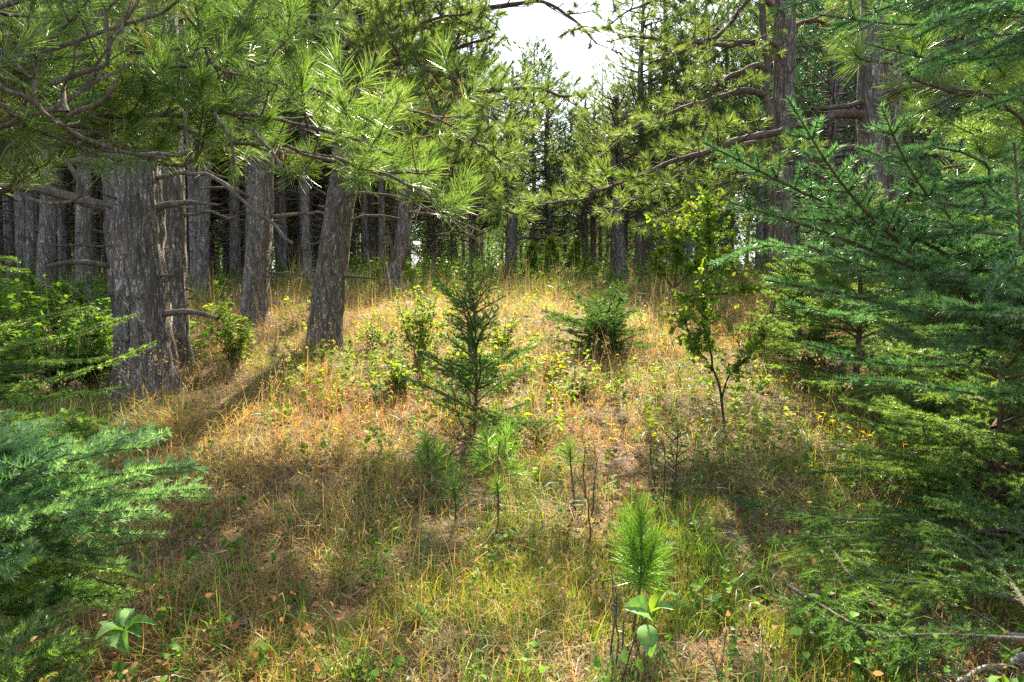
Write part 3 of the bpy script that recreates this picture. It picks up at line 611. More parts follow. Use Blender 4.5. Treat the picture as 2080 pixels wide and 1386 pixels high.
for iy in range(0, 11):
    for ix in range(-20, 21):
        x = ix*2.1+rng.normal()*.35+(.9 if iy % 2 else 0); y = 11.5+iy*2.6+rng.normal()*.45
        r_ = x/y
        if abs(r_) > .86: continue
        if r_ < -.2:
            if y < 12.5+max(0, (r_+.62))*16: continue
        elif r_ < .3:
            if y < 22.5+rng.uniform(0, 1.2): continue
        else:
            if y < 15.0: continue
        dens = .97 if r_ < -.2 else (.5 if r_ < .3 else .8)
        if y > 30 and r_ > -.2: dens = .75
        # the opening under the sky gap above the clearing
        if -.035 < r_ < .21: dens = .0 if y < 30.5 else .8
        if rng.random() > dens or not ok(x, y): continue
        taken.append((x, y)); spots.append((x, y, r_))
# what stands in front of, or beside, each of them: a landmark for every stretch of the picture
ZN = [(0, 'at the left border of the photo'), (68, 'left of the broad pale pine'), (170, 'right of the broad pale pine'),
      (225, 'close left of the thickest pine'), (345, 'hidden mostly by the thickest pine'), (411, 'left of the dark-knotted narrow pine'),
      (478, 'just right of the dark-knotted narrow pine'), (555, 'behind the straight pale-edged pine'), (640, 'left of the leaning pine'),
      (720, 'behind the leaning pine'), (805, 'left of the crooked pine'), (890, 'right of the crooked pine'), (1000, 'left of the young spruce top'),
      (1120, 'around the dark pine at the far edge'), (1220, 'above the low spruce bush'), (1330, 'behind the stout dark forest-edge pair'), (1480, 'behind the leafy sapling'),
      (1600, 'behind the forked pine'), (1760, 'left of the two-stemmed pine'), (1900, 'right of the two-stemmed pine'), (9999, 'at the right border of the photo')]
DP = [(16.5, 'near'), (21, 'fairly near'), (26, 'middle-distance'), (32, 'distant'), (99, 'faintest distant')]
for q in range(400):
    y = rng.uniform(14.5, 34); r_ = rng.uniform(-.85, -.16)
    if (r_ > -.3 and y < 20) or len(spots) > 245 or not ok(r_*y, y, 1.15): continue
    taken.append((r_*y, y)); spots.append((r_*y, y, r_))
spots.sort(key=lambda q: q[1])
ORD = ['', ', second of them', ', third of them', ', fourth of them', ', fifth of them', ', sixth of them']
first = [True]*4
for (x, y, r_) in spots:
    zn = 'L' if r_ < -.18 else ('C' if r_ < .32 else 'R')
    k = rng.choice([0, 1, 2], p=[.35, .3, .35]) if zn == 'L' else rng.choice([0, 1, 2, 3], p=[.25, .2, .15, .4])
    if y > 27 and rng.random() < .6: k = 3
    s = rng.uniform(.85, 1.1)*(.70 if -.06 < r_ < .21 else 1); loc = (x, y, float(gz(x, y))-.05); rz = rng.uniform(0, 6.283)
    u_ = 1040+F*x/y; zt = next(t_ for (lim, t_) in ZN if u_ <= lim) if u_ > 0 else ZN[0][1]; dt = next(t_ for (lim, t_) in DP if y <= lim)
    lb = dt+' plantation pine '+zt
    if first[k]:
        o = PT[k]; o.location = loc; o.rotation_euler = (0, 0, rz); o.scale = (s,)*3; o['label'], o['group'] = lb, lb.replace('pine ', 'pines ', 1); first[k] = False
    else: dup(PT[k], loc, rz, s, lb, lb.replace('pine ', 'pines ', 1))
# the wood beyond: far trees that run together into one mass
rng = np.random.default_rng(78); g = G(); gw = G(); nf = 0
for q in range(300):
    y = rng.uniform(40, 85); x = rng.uniform(-.95, .95)*y
    if -.03 < x/y < .16 and y < 44: continue
    H = rng.uniform(9, 13)*(.62 if -.04 < x/y < .17 else 1); z0 = float(gz(x, y)); nf += 1
    gw.tube([[x, y, z0-.1], [x+.1, y, z0+H*.5], [x, y, z0+H]], [.16, .11, .02], 6)
    n = 300; f = rng.random(n)**.8; zc = rng.uniform(.6, 2.5); r0 = 2.4*(1-f)**.6*rng.random(n)**.5*(.6+.4*np.minimum(1, f*5)); a = rng.uniform(0, 6.283, n)
    P = np.stack([x+r0*np.cos(a), y+r0*np.sin(a), z0+zc+(H-zc)*f], 1); P = np.repeat(P, 5, 0)+rng.normal(size=(n*5, 3))*.12
    blades_tri(g, P, unit(rv(rng, n*5)+UP*.4), .45, .10, rng)
o = tag(g.mesh('far_wood', M['pine_far']), 'distant pine wood closing the view between the plantation trunks', 'wood', None, 'stuff')
tag(gw.mesh('far_trunks', M['bark_far']), 'distant run-together trunks of the pine wood beyond the plantation', 'wood', None, 'stuff')
print('forest', len(spots))
def place(proto, u, v, Yd, s, rz, label):
    p = at(u, v, Yd); return dup(proto, (p[0], p[1], float(gz(p[0], p[1]))-.05), rz, s, label)
o = place(BUSHY, 1085, 560, 27, .82, .4, 'tall pine with a pointed bluish top, highest against the pale sky in the centre'); o.pop('group', None)
o = place(BUSHY, 1270, 560, 28, .70, 1.4, 'pine with a rounded top just below the bright gap in the sky'); o.pop('group', None)
o = place(BUSHY, 960, 560, 24, .92, 2.4, 'bushy pine filling the canopy left of the sky gap'); o.pop('group', None)
o = place(BUSHY, 1400, 560, 19, .78, 3.1, 'light green pine with low boughs between the sky gap and the forked pine'); o.pop('group', None)
o = place(PT[1], 1690, 600, 14, .95, .7, 'dark pine between the forked pine and the two-stemmed pine'); o.pop('group', None)
p = at(1175, 560, 31); BUSHY.location = (p[0], p[1], float(gz(p[0], p[1]))); BUSHY.scale = (.68,)*3; BUSHY['label'] = 'small bushy pine far behind, between the bluish pointed pine and the rounded one'; BUSHY['category'] = 'pine tree'
for q_ in [q_ for q_ in ('group',) if q_ in BUSHY]: del BUSHY[q_]
dk = forest_tree(120, 6.6, .9, 1.9, 110, 'dark blue-green conifer with foliage to the ground behind the clearing', 'pine_dark', 16, 0, .13, .02, .25, .26)
p = at(1112, 560, 22.3); dk.location = (p[0], p[1], float(gz(p[0], p[1]))); dk.name = 'fir_tree'; dk['category'] = 'fir tree'
for (u, Yd, s, lb) in [(1680, 11.5, .8, 'dark conifer filling the gap right of the forked pine trunk'), (880, 23, .62, 'small dark conifer left of centre at the forest edge'), (1960, 10, .9, 'dark conifer behind the boughs at the right border')]:
    p = at(u, 560, Yd); dup(dk, (p[0], p[1], float(gz(p[0], p[1]))), u, s, lb)

# ================================================================== SPRUCES
def sbough(root, org, rng, pts, mat, r=.012, lat=.35, spacing=.045, dens=650, L=.016, W=.0018, droop=-.1, start=.12, shape=.75, wood='twig', tilt=0., step=.05):
    A = spline([at(*p) if len(p) == 3 else np.array(p[:3]) for p in pts], step)
    w = G(); segs = []; spray(A, r, rng, lat, spacing, w, segs, droop, True, start, 6, shape, tilt)
    o = w.mesh('branch', M[wood], root, org, True); g = G(); spruce_needles(g, segs, dens, L, W, rng); g.mesh('needles', M[mat], o, org)
    return o
# proto boughs for procedural spruces: unit branches along +X
def proto_bough(L0, lat, rng, mat, dens, L, W, droop=-.15, rise=.1):
    n = int(L0/.05)+2; x = np.linspace(0, L0, n)
    A = np.stack([x, .02*np.sin(x*7+rng.uniform(0, 6)), rise*x-.12*x**2*rng.uniform(.5, 1.5)], 1)
    w = G(); segs = []; spray(A, .006+.006*L0, rng, lat, .06, w, segs, droop, True, .12, 5)
    g = G(); spruce_needles(g, segs, dens, L, W, rng); return w, g
def spruce(label, loc, H, Rm, seed, mat, dens=450, L=.016, W=.002, whorl=.22, nb=6, z0=.1, prof=.9, elev=.2, rag=0., tr=.02, wood='twig', group=None, leader=.3, jit=.15):
    rng = np.random.default_rng(seed); root = thing('spruce_tree', label, 'spruce tree', loc, group)
    o = np.zeros(3); g = G(); zz = np.linspace(-.05, H, 14)
    g.tube(np.stack([.02*np.sin(zz*3), .02*np.cos(zz*2.3), zz], 1), np.linspace(tr, .003, 14), 10); g.mesh('trunk', M[wood], root, o, True)
    sizes = [s for s in (1.5, 1.1, .8, .55, .35, .2) if s <= Rm*1.25]; protos = []
    for s in sizes:
        for _ in range(2):
            w_, g_ = proto_bough(s, s*.42, rng, mat, dens, L, W)
            mw = w_.mesh('branch', M[wood], root, o, True); mg = g_.mesh('needles', M[mat], mw, o); protos.append([s, mw, mg, False])
    z = z0; cnt = 0
    while z < H*.97 and cnt < 96:
        f = z/H; R_ = Rm*(1-f)**prof
        for q in range(nb):
            if cnt > 96: break
            want = max(R_*rng.uniform(.7-rag, 1.15+rag), .12); c = [pr for pr in protos]; c.sort(key=lambda pr: abs(pr[0]-want)); pr = c[rng.integers(0, 2)]
            a = q*6.283/nb+rng.uniform(-.4, .4)+z*7
            if pr[3]:
                mw = pr[1].copy(); col.objects.link(mw); mw.parent = root; mg = pr[2].copy(); col.objects.link(mg); mg.parent = mw
            else: mw = pr[1]; pr[3] = True
            mw.location = (0, 0, z+rng.uniform(-.5, .5)*whorl*.5); e = elev+f*.5+rng.normal()*jit
            mw.rotation_euler = (rng.normal()*.15, -e, a); s_ = want/pr[0]; mw.scale = (s_,)*3; cnt += 1
        z += whorl*rng.uniform(.8, 1.2)
    for pr in protos:
        if not pr[3]: bpy.data.objects.remove(pr[2]); bpy.data.objects.remove(pr[1])
    # leader
    segs = [((0, 0, H-leader), (0, 0, H))]; g = G(); spruce_needles(g, [(np.array(a), np.array(c)) for a, c in segs], dens*1.3, L, W, rng)
    g.mesh('leader_needles', M[mat], root, o); return root
def gp(u, v, Yd, dz=0.):
    p = at(u, v, Yd); return (float(p[0]), float(p[1]), float(gz(p[0], p[1]))+dz)

spruce('young dark green spruce sapling with a tall bare leader in the middle of the clearing', gp(963, 890, 5.1), 1.34, .56, 201, 'spruce_dark', 750, .018, .0038, .125, 5, .1, .62, .38, tr=.016, leader=.42, rag=.35, jit=.3)
spruce('low wide dark spruce bush in the sunny grass right of the young spruce', gp(1215, 720, 8.1), .54, .80, 202, 'spruce_dark', 550, .022, .006, .085, 7, .06, .5, .22, tr=.014, leader=.2, rag=.3, jit=.3)
spruce('faint tiny spruce seedling behind the twisted dark stems, right of centre', gp(1370, 1010, 3.9), .42, .22, 203, 'spruce_dark', 450, .015, .002, .08, 5, .05, .7, .3, tr=.006, leader=.1)
spruce('tiny spruce seedling with pale tips right of the young spruce base', gp(1090, 905, 4.9), .20, .26, 204, 'spruce_green', 450, .016, .0024, .06, 6, .04, .6, .3, tr=.006, leader=.06)

# big blue-green spruce whose boughs fill the right side
rng = np.random.default_rng(210)
b = np.array([3.0, 2.35, 0.]); b[2] = gz(b[0], b[1])
root = thing('spruce_tree', 'big blue-green spruce reaching in from the right border with long blurred boughs', 'spruce tree', b)
g, pp, rr = trunk_geo([b, b+[0, .02, 1.2], b+[.03, 0, 3], b+[0, 0, 5.5]], [.10, .085, .06, .02], rng, 24); g.mesh('trunk', M['bark'], root, b, True)
T0 = (3300, 760, 2.35)
def T(v): return (2730, v, 2.35)
for pts, kw in [
    ([T(700),(2100,690,1.9),(1960,600,1.75),(1800,470,1.6),(1700,360,1.5),(1600,200,1.45)], D(lat=.36, r=.013)),
    ([T(640),(2080,560,1.9),(1850,480,1.7),(1650,400,1.6),(1430,290,1.55)], D(lat=.38, r=.013)),
    ([T(620),(2080,590,1.7),(1900,560,1.6),(1700,480,1.5),(1480,410,1.45)], D(lat=.35)),
    ([T(520),(2060,480,1.6),(1920,430,1.5),(1840,330,1.45),(1790,215,1.4)], D(lat=.26)),
    ([T(600),(2060,640,1.7),(1900,640,1.6),(1720,600,1.5),(1560,570,1.45)], D(lat=.34)),
    ([T(400),(2100,360,1.5),(2000,420,1.4),(1900,410,1.35)], D(lat=.2)),
    ([T(460),(2090,640,1.3),(2075,500,1.2),(2065,380,1.2),(2060,290,1.2)], D(lat=.14)),
    ([T(760),(2080,700,1.9),(1960,740,1.8),(1800,740,1.75),(1640,700,1.7)], D(lat=.3)),
    ([T(820),(2100,800,1.9),(1980,800,1.8),(1850,780,1.8),(1700,770,1.8)], D(lat=.28)),
    ([T(520),(2090,520,2.2),(1920,500,2.1),(1720,520,2.0),(1560,500,2.0),(1440,540,2.0)], D(lat=.34)),
    ([T(600),(2090,620,2.4),(1900,600,2.3),(1750,640,2.3),(1600,620,2.3)], D(lat=.36)),
    ([T(460),(2090,440,2.4),(1950,380,2.3),(1850,340,2.3),(1740,300,2.2)], D(lat=.3)),
    ([T(660),(2090,600,1.6),(1950,560,1.5),(1820,560,1.45),(1640,500,1.4)], D(lat=.3, droop=-.15)),
    ([T(560),(2090,520,1.9),(1980,520,1.8),(1860,470,1.7),(1700,450,1.65),(1560,440,1.6)], D(lat=.34, droop=-.15)),
    ([T(700),(2090,700,1.7),(2000,680,1.6),(1900,700,1.5),(1800,660,1.45)], D(lat=.26, droop=-.2)),
    ([T(480),(2100,420,2.0),(2000,330,1.9),(1900,300,1.9),(1800,320,1.8)], D(lat=.3, droop=-.15)),
    ]: sbough(root, b, rng, pts, 'spruce_blue', dens=1250, L=.019, W=.0024, **{**D(r=.011, droop=.05), **kw})
for pts in [  # dark boughs hanging in from the top right corner
    [(3000,-260,2.5),(2200,-40,2.2),(2000,20,2.1),(1850,50,2.0),(1660,30,2.0)],
    [(3000,-260,2.6),(2200,60,2.4),(2050,110,2.3),(1900,120,2.3),(1760,90,2.3)],
    [(3000,-300,2.5),(2250,-100,2.4),(2050,-30,2.3),(1850,0,2.2),(1640,80,2.2)],
    [(3000,-300,2.3),(2250,0,2.0),(2100,60,1.9),(1990,80,1.9),(1870,130,1.9)],
    [(3000,-300,2.6),(2250,-160,2.6),(2000,-60,2.6),(1750,-30,2.6),(1560,30,2.7)],
    [(3000,-200,2.6),(2300,100,2.3),(2150,160,2.2),(2060,200,2.1),(1960,230,2.1)],
    ]: sbough(root, b, rng, pts, 'spruce_blue', dens=1100, L=.019, W=.0024, r=.012, lat=.42, droop=-.3)
# yellow-green sunlit spruce behind it
b = np.array(gp(2060, 700, 4.6)); rng = np.random.default_rng(211)
spruce('sunlit yellow-green spruce behind the blue-green boughs on the right', tuple(b), 2.9, 1.6, 211, 'spruce_green', 620, .020, .0045, .21, 7, .25, .7, .05, tr=.05)
spruce('bushy green spruce low on the right, its bright bough tips fanning over the grass', gp(2020, 950, 3.3), 1.2, 1.15, 212, 'spruce_green', 800, .019, .0034, .15, 6, .12, .5, -.05, tr=.03)
spruce('shaded green spruce behind the leafy sapling on the right', gp(1740, 720, 6.4), 2.0, 1.2, 213, 'spruce_green', 420, .022, .0055, .20, 6, .15, .6, .1, tr=.035)
spruce('small green spruce beside the dark one at the right edge of the clearing', gp(1620, 760, 7.4), 1.2, .8, 214, 'spruce_green', 450, .022, .007, .12, 8, .12, .6, .15, tr=.025)
# trailing ground boughs at lower right
b = np.array([2.6, 1.9, 0.05]); rng = np.random.default_rng(215)
root = thing('spruce_tree', 'spruce outside the lower right corner, its low boughs trailing over needle litter', 'spruce tree', b)
g = G(); g.tube(np.array([b-[0, 0, .1], b+[0, 0, .8], b+[0, 0, 1.4]]), [.06, .05, .01], 12); g.mesh('trunk', M['bark'], root, b, True)
def gr(u, v, Yd, h):
    p = at(u, v, Yd); return (p[0], p[1], float(gz(p[0], p[1]))+h)
def gv(u, v, h):      # the point h above the ground seen at this pixel
    lo, hi = .8, 30.
    for _ in range(40):
        m_ = (lo+hi)/2; p = at(u, v, m_)
        if p[2] > gz(p[0], p[1])+h: lo = m_
        else: hi = m_
    return tuple(at(u, v, lo))
for pts in [[(2050,1090,.22),(1850,1060,.2),(1650,1050,.16),(1480,1010,.12)], [(2050,1150,.22),(1900,1120,.2),(1750,1090,.18),(1560,1100,.14)],
            [(2080,1050,.25),(1960,1000,.25),(1820,960,.2),(1640,960,.15)], [(2100,1230,.22),(1980,1200,.2),(1800,1180,.16),(1620,1180,.1)],
            [(2100,1300,.22),(1900,1290,.14),(1750,1290,.12),(1600,1210,.1)], [(2120,1280,.25),(2000,1120,.3),(1880,1060,.28),(1760,1020,.2)],
            [(1600,1190,.12),(1700,1250,.14),(1800,1310,.12),(1870,1380,.08)], [(2100,1000,.35),(1980,960,.34),(1880,950,.3),(1760,930,.24)],
            [(2120,1120,.3),(2040,1060,.33),(1960,1030,.33),(1860,1010,.3)], [(2100,930,.5),(2020,900,.45),(1900,900,.4),(1780,870,.3)],
            [(1680,1100,.14),(1720,1160,.15),(1780,1230,.14),(1830,1280,.1)]]:
    sbough(root, b, rng, [gv(*p)+(0,) for p in pts], 'spruce_green' if rng.random() < .6 else 'spruce_dark', dens=1100, L=.017, W=.0028, r=.009, lat=.34, droop=-.12, wood='dead')

# spruce at lower left corner: blue-green boughs, sunlit brightness put into the needle colour
rng = np.random.default_rng(220); b = np.array([-2.35, 1.75, 0.]); b[2] = gz(b[0], b[1])
root = thing('spruce_tree', 'blue-green spruce, needles coloured as if sunlit, filling the lower left corner with layered boughs', 'spruce tree', b)
g = G(); g.tube(np.array([b-[0, 0, .1], b+[0, 0, .8], b+[0, 0, 1.5]]), [.05, .04, .01], 12); g.mesh('trunk', M['bark'], root, b, True)
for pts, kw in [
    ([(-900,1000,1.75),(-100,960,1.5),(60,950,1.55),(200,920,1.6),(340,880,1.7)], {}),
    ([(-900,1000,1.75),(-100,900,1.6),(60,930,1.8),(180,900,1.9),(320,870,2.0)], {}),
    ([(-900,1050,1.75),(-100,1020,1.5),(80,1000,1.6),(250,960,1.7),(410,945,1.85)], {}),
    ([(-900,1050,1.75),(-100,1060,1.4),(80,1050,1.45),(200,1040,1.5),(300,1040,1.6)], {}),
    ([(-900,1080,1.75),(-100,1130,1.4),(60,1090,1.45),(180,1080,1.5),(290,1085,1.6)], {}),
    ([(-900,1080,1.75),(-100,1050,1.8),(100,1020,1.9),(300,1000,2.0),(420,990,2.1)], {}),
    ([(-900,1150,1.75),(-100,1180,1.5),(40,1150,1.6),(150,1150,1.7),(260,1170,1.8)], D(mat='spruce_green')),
    ([(-900,1150,1.75),(-100,1350,1.3),(20,1300,1.35),(80,1260,1.4),(140,1220,1.45)], D(mat='spruce_green')),  # lowest boughs take yellower needles to look sunlit while in shade
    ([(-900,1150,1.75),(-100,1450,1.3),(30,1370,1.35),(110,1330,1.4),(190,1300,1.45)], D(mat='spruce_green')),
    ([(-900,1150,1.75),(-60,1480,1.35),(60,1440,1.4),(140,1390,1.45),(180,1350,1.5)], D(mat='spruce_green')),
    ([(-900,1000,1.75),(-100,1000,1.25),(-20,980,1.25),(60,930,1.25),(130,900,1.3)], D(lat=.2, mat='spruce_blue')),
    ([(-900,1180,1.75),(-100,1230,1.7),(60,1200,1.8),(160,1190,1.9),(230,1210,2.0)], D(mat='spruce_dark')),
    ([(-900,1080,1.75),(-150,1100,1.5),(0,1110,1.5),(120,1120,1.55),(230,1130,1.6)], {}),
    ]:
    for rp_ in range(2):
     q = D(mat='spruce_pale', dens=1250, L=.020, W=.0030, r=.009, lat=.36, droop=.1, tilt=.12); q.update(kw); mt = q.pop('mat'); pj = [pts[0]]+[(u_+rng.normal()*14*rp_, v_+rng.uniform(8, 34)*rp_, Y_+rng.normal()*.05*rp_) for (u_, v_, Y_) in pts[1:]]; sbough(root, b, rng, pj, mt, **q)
# spruce boughs at the left edge in front of the thickest trunk
rng = np.random.default_rng(221); b = np.array([-3.9, 3.4, 0.]); b[2] = gz(b[0], b[1])
root = thing('spruce_tree', 'green spruce at the left border, slim boughs crossing the foot of the thickest pine', 'spruce tree', b)
g = G(); g.tube(np.array([b-[0, 0, .1], b+[0, 0, .8], b+[0, 0, 2.0]]), [.06, .05, .01], 12); g.mesh('trunk', M['bark'], root, b, True)
for pts, kw in [
    ([(-500,740,3.4),(-40,720,3.2),(60,700,3.1),(150,680,3.1),(275,640,3.1)], D(lat=.22)),
    ([(-500,820,3.4),(-40,790,3.0),(80,775,2.9),(200,745,2.9),(315,697,2.9)], D(lat=.22)),
    ([(-500,680,3.4),(-40,670,3.3),(40,655,3.3),(110,640,3.3),(180,625,3.3)], D(lat=.25)),
    ([(-500,760,3.4),(-60,750,3.0),(0,740,3.0),(60,735,3.0),(130,740,3.0)], D(lat=.22)),
    ([(-500,560,3.4),(-60,520,3.2),(0,545,3.2),(60,550,3.2)], D(lat=.22)),
    ([(-500,860,3.4),(-60,850,2.9),(40,860,2.8),(130,850,2.8),(220,860,2.8)], D(lat=.3)),
    ([(-500,800,3.4),(-60,800,3.3),(60,810,3.3),(160,800,3.3),(240,790,3.3)], D(lat=.3, mat='spruce_dark')),
    ([(-500,700,3.4),(-60,760,3.6),(60,740,3.6),(200,730,3.6)], D(lat=.35, mat='spruce_dark')),
    ([(-500,880,3.4),(-60,900,3.1),(60,890,3.0),(180,880,3.0)], D(lat=.3)),
    ]:
    q = D(mat='spruce_green', dens=1000, L=.018, W=.0034, r=.009, droop=-.08); q.update(kw); mt = q.pop('mat'); sbough(root, b, rng, pts, mt, **q)

# ================================================================== LEAFY PLANTS
def shrub(name, label, cat, loc, H, Wd, seed, mat, ns=9, ls=.04, nl=26, wide=.9, group=None, wood='twig', twigs=3, mat2=None, rad=.006, updir=1.0, flatN=.7):
    rng = np.random.default_rng(seed); root = thing(name, label, cat, loc, group); w = G(); g = G(); g2 = G(); o = np.zeros(3)
    for s in range(ns):
        a = rng.uniform(0, 6.283); d = np.array([math.cos(a)*Wd/H*.9*rng.random(), math.sin(a)*Wd/H*.9*rng.random(), updir])
        Q, dd = curve(o+rng.normal(size=3)*.02*np.array([1, 1, 0]), d, H*rng.uniform(.6, 1.08), rng, .22, .12, .06)
        w.tube(Q, np.linspace(rad, .0015, len(Q)), 5); runs = [Q[len(Q)//4:]]
        for t_ in range(twigs):
            i = rng.integers(len(Q)//4, len(Q)-1); Q2, _ = curve(Q[i], unit(dd*.4+rng.normal(size=3)*.7), H*.3*rng.uniform(.5, 1), rng, .25, .2, .05)
            w.tube(Q2, np.linspace(rad*.5, .001, len(Q2)), 3); runs.append(Q2)
        for Q3 in runs:
            m_ = max(3, int(nl*len(Q3)/len(Q)/1.3)); idx = rng.uniform(0, len(Q3)-1.01, m_); i0 = idx.astype(int)
            P = Q3[i0]+(Q3[i0+1]-Q3[i0])*(idx-i0)[:, None]; dr = rv(rng, m_)*[1, 1, .35]+UP*.15
            nn = unit(rv(rng, m_)*(1-flatN)+UP*flatN)
            q = rng.random(m_) < .15 if mat2 else np.zeros(m_, bool)
            for gg, mk_ in ((g, ~q), (g2, q)):
                if mk_.any(): leaves(gg, P[mk_]+unit(dr[mk_])*ls*.15, dr[mk_], nn[mk_], ls*rng.uniform(.5, 1.15, mk_.sum()), rng, wide)
    w.mesh('stems', M[wood], root, o, True); g.mesh('leaves', M[mat], root, o)
    if mat2 and g2.n: g2.mesh('yellowed_leaves', M[mat2], root, o)
    return root
shrub('shrub', 'yellow-green leafy shrub between the thickest pine and the leaning pine', 'shrub', gp(478, 770, 7.2), .78, .4, 301, 'leaf_lime', 16, .07, 30, group=None)
shrub('shrub', 'broad yellow-green shrub behind the young spruce on its left, in sunlight', 'shrub', gp(850, 745, 7.6), .95, .75, 302, 'leaf_lime', 22, .065, 34)
shrub('shrub', 'low bright leafy shrub in sunlight left of the broad one, near the leaning pine', 'shrub', gp(765, 720, 8.2), .5, .7, 303, 'leaf_lime', 16, .06, 24)
shrub('shrub', 'lime shrub directly behind the young spruce, glowing through its branches', 'shrub', gp(950, 800, 6.2), .7, .65, 304, 'leaf_lime', 18, .06, 26, mat2='leaf_yellow')
shrub('shrub', 'bright leafy shrub right behind the young spruce, on its right side', 'shrub', gp(1020, 720, 7.8), .5, .6, 306, 'leaf_lime', 16, .06, 24, mat2='leaf_yellow')
shrub('shrub', 'low lime shrub in front of the broad one, left of the young spruce', 'shrub', gp(810, 800, 6.2), .4, .55, 307, 'leaf_lime', 14, .055, 22, mat2='leaf_yellow')
shrub('shrub', 'small yellowing shrub between the young spruce and the low spruce bush', 'shrub', gp(1120, 770, 6.8), .35, .4, 308, 'leaf_yellow', 10, .055, 18)
shrub('shrub', 'small green shrub in the grass in front of the low spruce bush', 'shrub', gp(1170, 800, 6.2), .3, .4, 309, 'leaf_green', 10, .05, 18, mat2='leaf_lime')
shrub('shrub', 'thin lime-leaved stem against the dark woods behind the crooked pine', 'shrub', gp(770, 580, 15.5), .75, .3, 305, 'leaf_lime', 6, .08, 26)
for i_, (u, v, Yd, H, Wd, lb) in enumerate([
    (30, 700, 7.5, .95, .8, 'leafy green bush at the left border behind the spruce boughs'),
    (120, 780, 6.2, .75, .7, 'leafy green bush lowest at left, just behind the spruce bough tips'),
    (20, 800, 5.8, .8, .7, 'leafy green bush at the left border behind the bramble'),
    (180, 770, 6.6, .6, .5, 'small leafy bush tucked against the foot of the thickest pine'),
    (230, 640, 11.5, .6, .7, 'far leafy bush just left of the thickest pine trunk'),
    (70, 610, 14.0, .9, 1.0, 'far leafy bush between the broad pale pine and its neighbour'),
    (110, 700, 8.0, .95, .8, 'leafy green bush in front of the broad pale pine trunk'),
    (190, 715, 7.6, .8, .7, 'leafy green bush touching the left side of the thickest pine'),
    (60, 640, 10.5, .8, .9, 'farther dark leafy bush at left under the plantation pines'),
    (150, 635, 10.8, .75, .8, 'farther leafy bush at the foot of the pine with sunlit right edge')]):
    shrub('bush', lb, 'bush', gp(u, v, Yd), H, Wd, 310+i_, 'leaf_green', 18, .07, 34, 1.0, mat2='leaf_lime', wood='dark_twig')
shrub('bramble', 'big-leaved bright green bramble in front of the left spruce boughs', 'bramble', gp(110, 905, 4.1), .55, .42, 320, 'leaf_green', 14, .10, 13, .8, mat2='leaf_yellow', twigs=2)
shrub('bramble', 'smaller bright bramble patch at left beside the thickest pine foot', 'bramble', gp(215, 870, 4.6), .3, .3, 321, 'leaf_green', 8, .08, 10, .8, mat2='leaf_yellow', twigs=1)
# leafy sapling on the right
def sapling(label, base, stems, seed, mat, mat2, ls=.055):
    rng = np.random.default_rng(seed); b = np.array(gp(*base)); root = thing('sapling', label, 'sapling', b); w = G(); g = G(); g2 = G()
    for pts, r0, nlf in stems:
        Q = spline([at(*p) for p in pts], .05); Q[0] = [Q[0][0], Q[0][1], min(Q[0][2], gz(*Q[0][:2])+.0) if pts[0][1] > 850 else Q[0][2]]
        Q = Q+(np.stack([vn(np.arange(len(Q))*.5, 3, rng.uniform(0, 50)) for _ in range(3)], 1)-.5)*.05
        w.tube(Q, np.linspace(r0, .003, len(Q)), 6)
        for j in range(int(nlf*1.35)):
            f = rng.uniform(.38 if r0 > .01 else .3, 1); i = int(f*(len(Q)-1)); dd = unit(rng.normal(size=3)+UP*.3)
            Q2, _ = curve(Q[i], dd, rng.uniform(.10, .40)*(1.3-f*.6), rng, .3, .1, .04); w.tube(Q2, np.linspace(.003, .001, len(Q2)), 3)
            m_ = 8; idx = rng.uniform(0, len(Q2)-1, m_).astype(int); P = Q2[idx]+rng.normal(size=(m_, 3))*.01
            dr = rv(rng, m_)*[1, 1, .6]-UP*.3; nn = unit(rv(rng, m_)*.6+UP*.5); gg = g2 if rng.random() < .5+.4*(f > .5) else g
            leaves(gg, P, dr, nn, ls*rng.uniform(.45, 1.1, m_), rng, .95)
    w.mesh('stem', M['dark_twig'], root, b, True); g.mesh('leaves', M[mat], root, b); g2.mesh('lime_leaves', M[mat2], root, b)
    return root
sapling('thin crooked leafy sapling right of the clearing with dark stem and lime top leaves', (1466, 885, 5.2), [
    ([(1467,890,5.2),(1462,820,5.2),(1448,750,5.2),(1432,680,5.2),(1430,600,5.25),(1440,520,5.3),(1432,440,5.3),(1440,395,5.3)], .011, 95),
    ([(1462,810,5.2),(1480,770,5.15),(1510,735,5.1),(1540,690,5.1),(1560,650,5.1)], .009, 34),
    ([(1450,750,5.2),(1410,700,5.2),(1390,660,5.2),(1370,640,5.2)], .008, 34),
    ([(1432,640,5.2),(1400,610,5.2),(1380,600,5.2)], .006, 10), ([(1435,560,5.25),(1480,520,5.3),(1500,470,5.3)], .006, 16),
    ([(1438,500,5.3),(1390,470,5.3),(1340,470,5.3)], .006, 16), ([(1436,450,5.3),(1380,430,5.3)], .005, 10),
    ([(1440,600,5.3),(1490,590,5.3),(1530,600,5.3)], .006, 12)], 330, 'leaf_green', 'leaf_lime', .05)
sapling('leafy green understory sapling at the forest edge behind the clearing', (1130, 575, 19.0), [
    ([(1130,560,19),(1125,520,19),(1120,480,19)], .02, 40), ([(1130,560,19),(1160,530,19),(1170,490,19)], .02, 40), ([(1130,560,19),(1085,540,19),(1080,500,19)], .02, 40)], 331, 'leaf_green', 'leaf_lime', .16)
sapling('leafy lime understory sapling at the forest edge left of the thin crooked one', (1370, 590, 13.5), [
    ([(1370,585,13.5),(1375,520,13.5),(1360,460,13.5)], .02, 50), ([(1370,585,13.5),(1410,540,13.5),(1440,480,13.5)], .02, 50), ([(1370,585,13.5),(1335,540,13.5),(1345,500,13.5)], .02, 30)], 332, 'leaf_green', 'leaf_lime', .11)
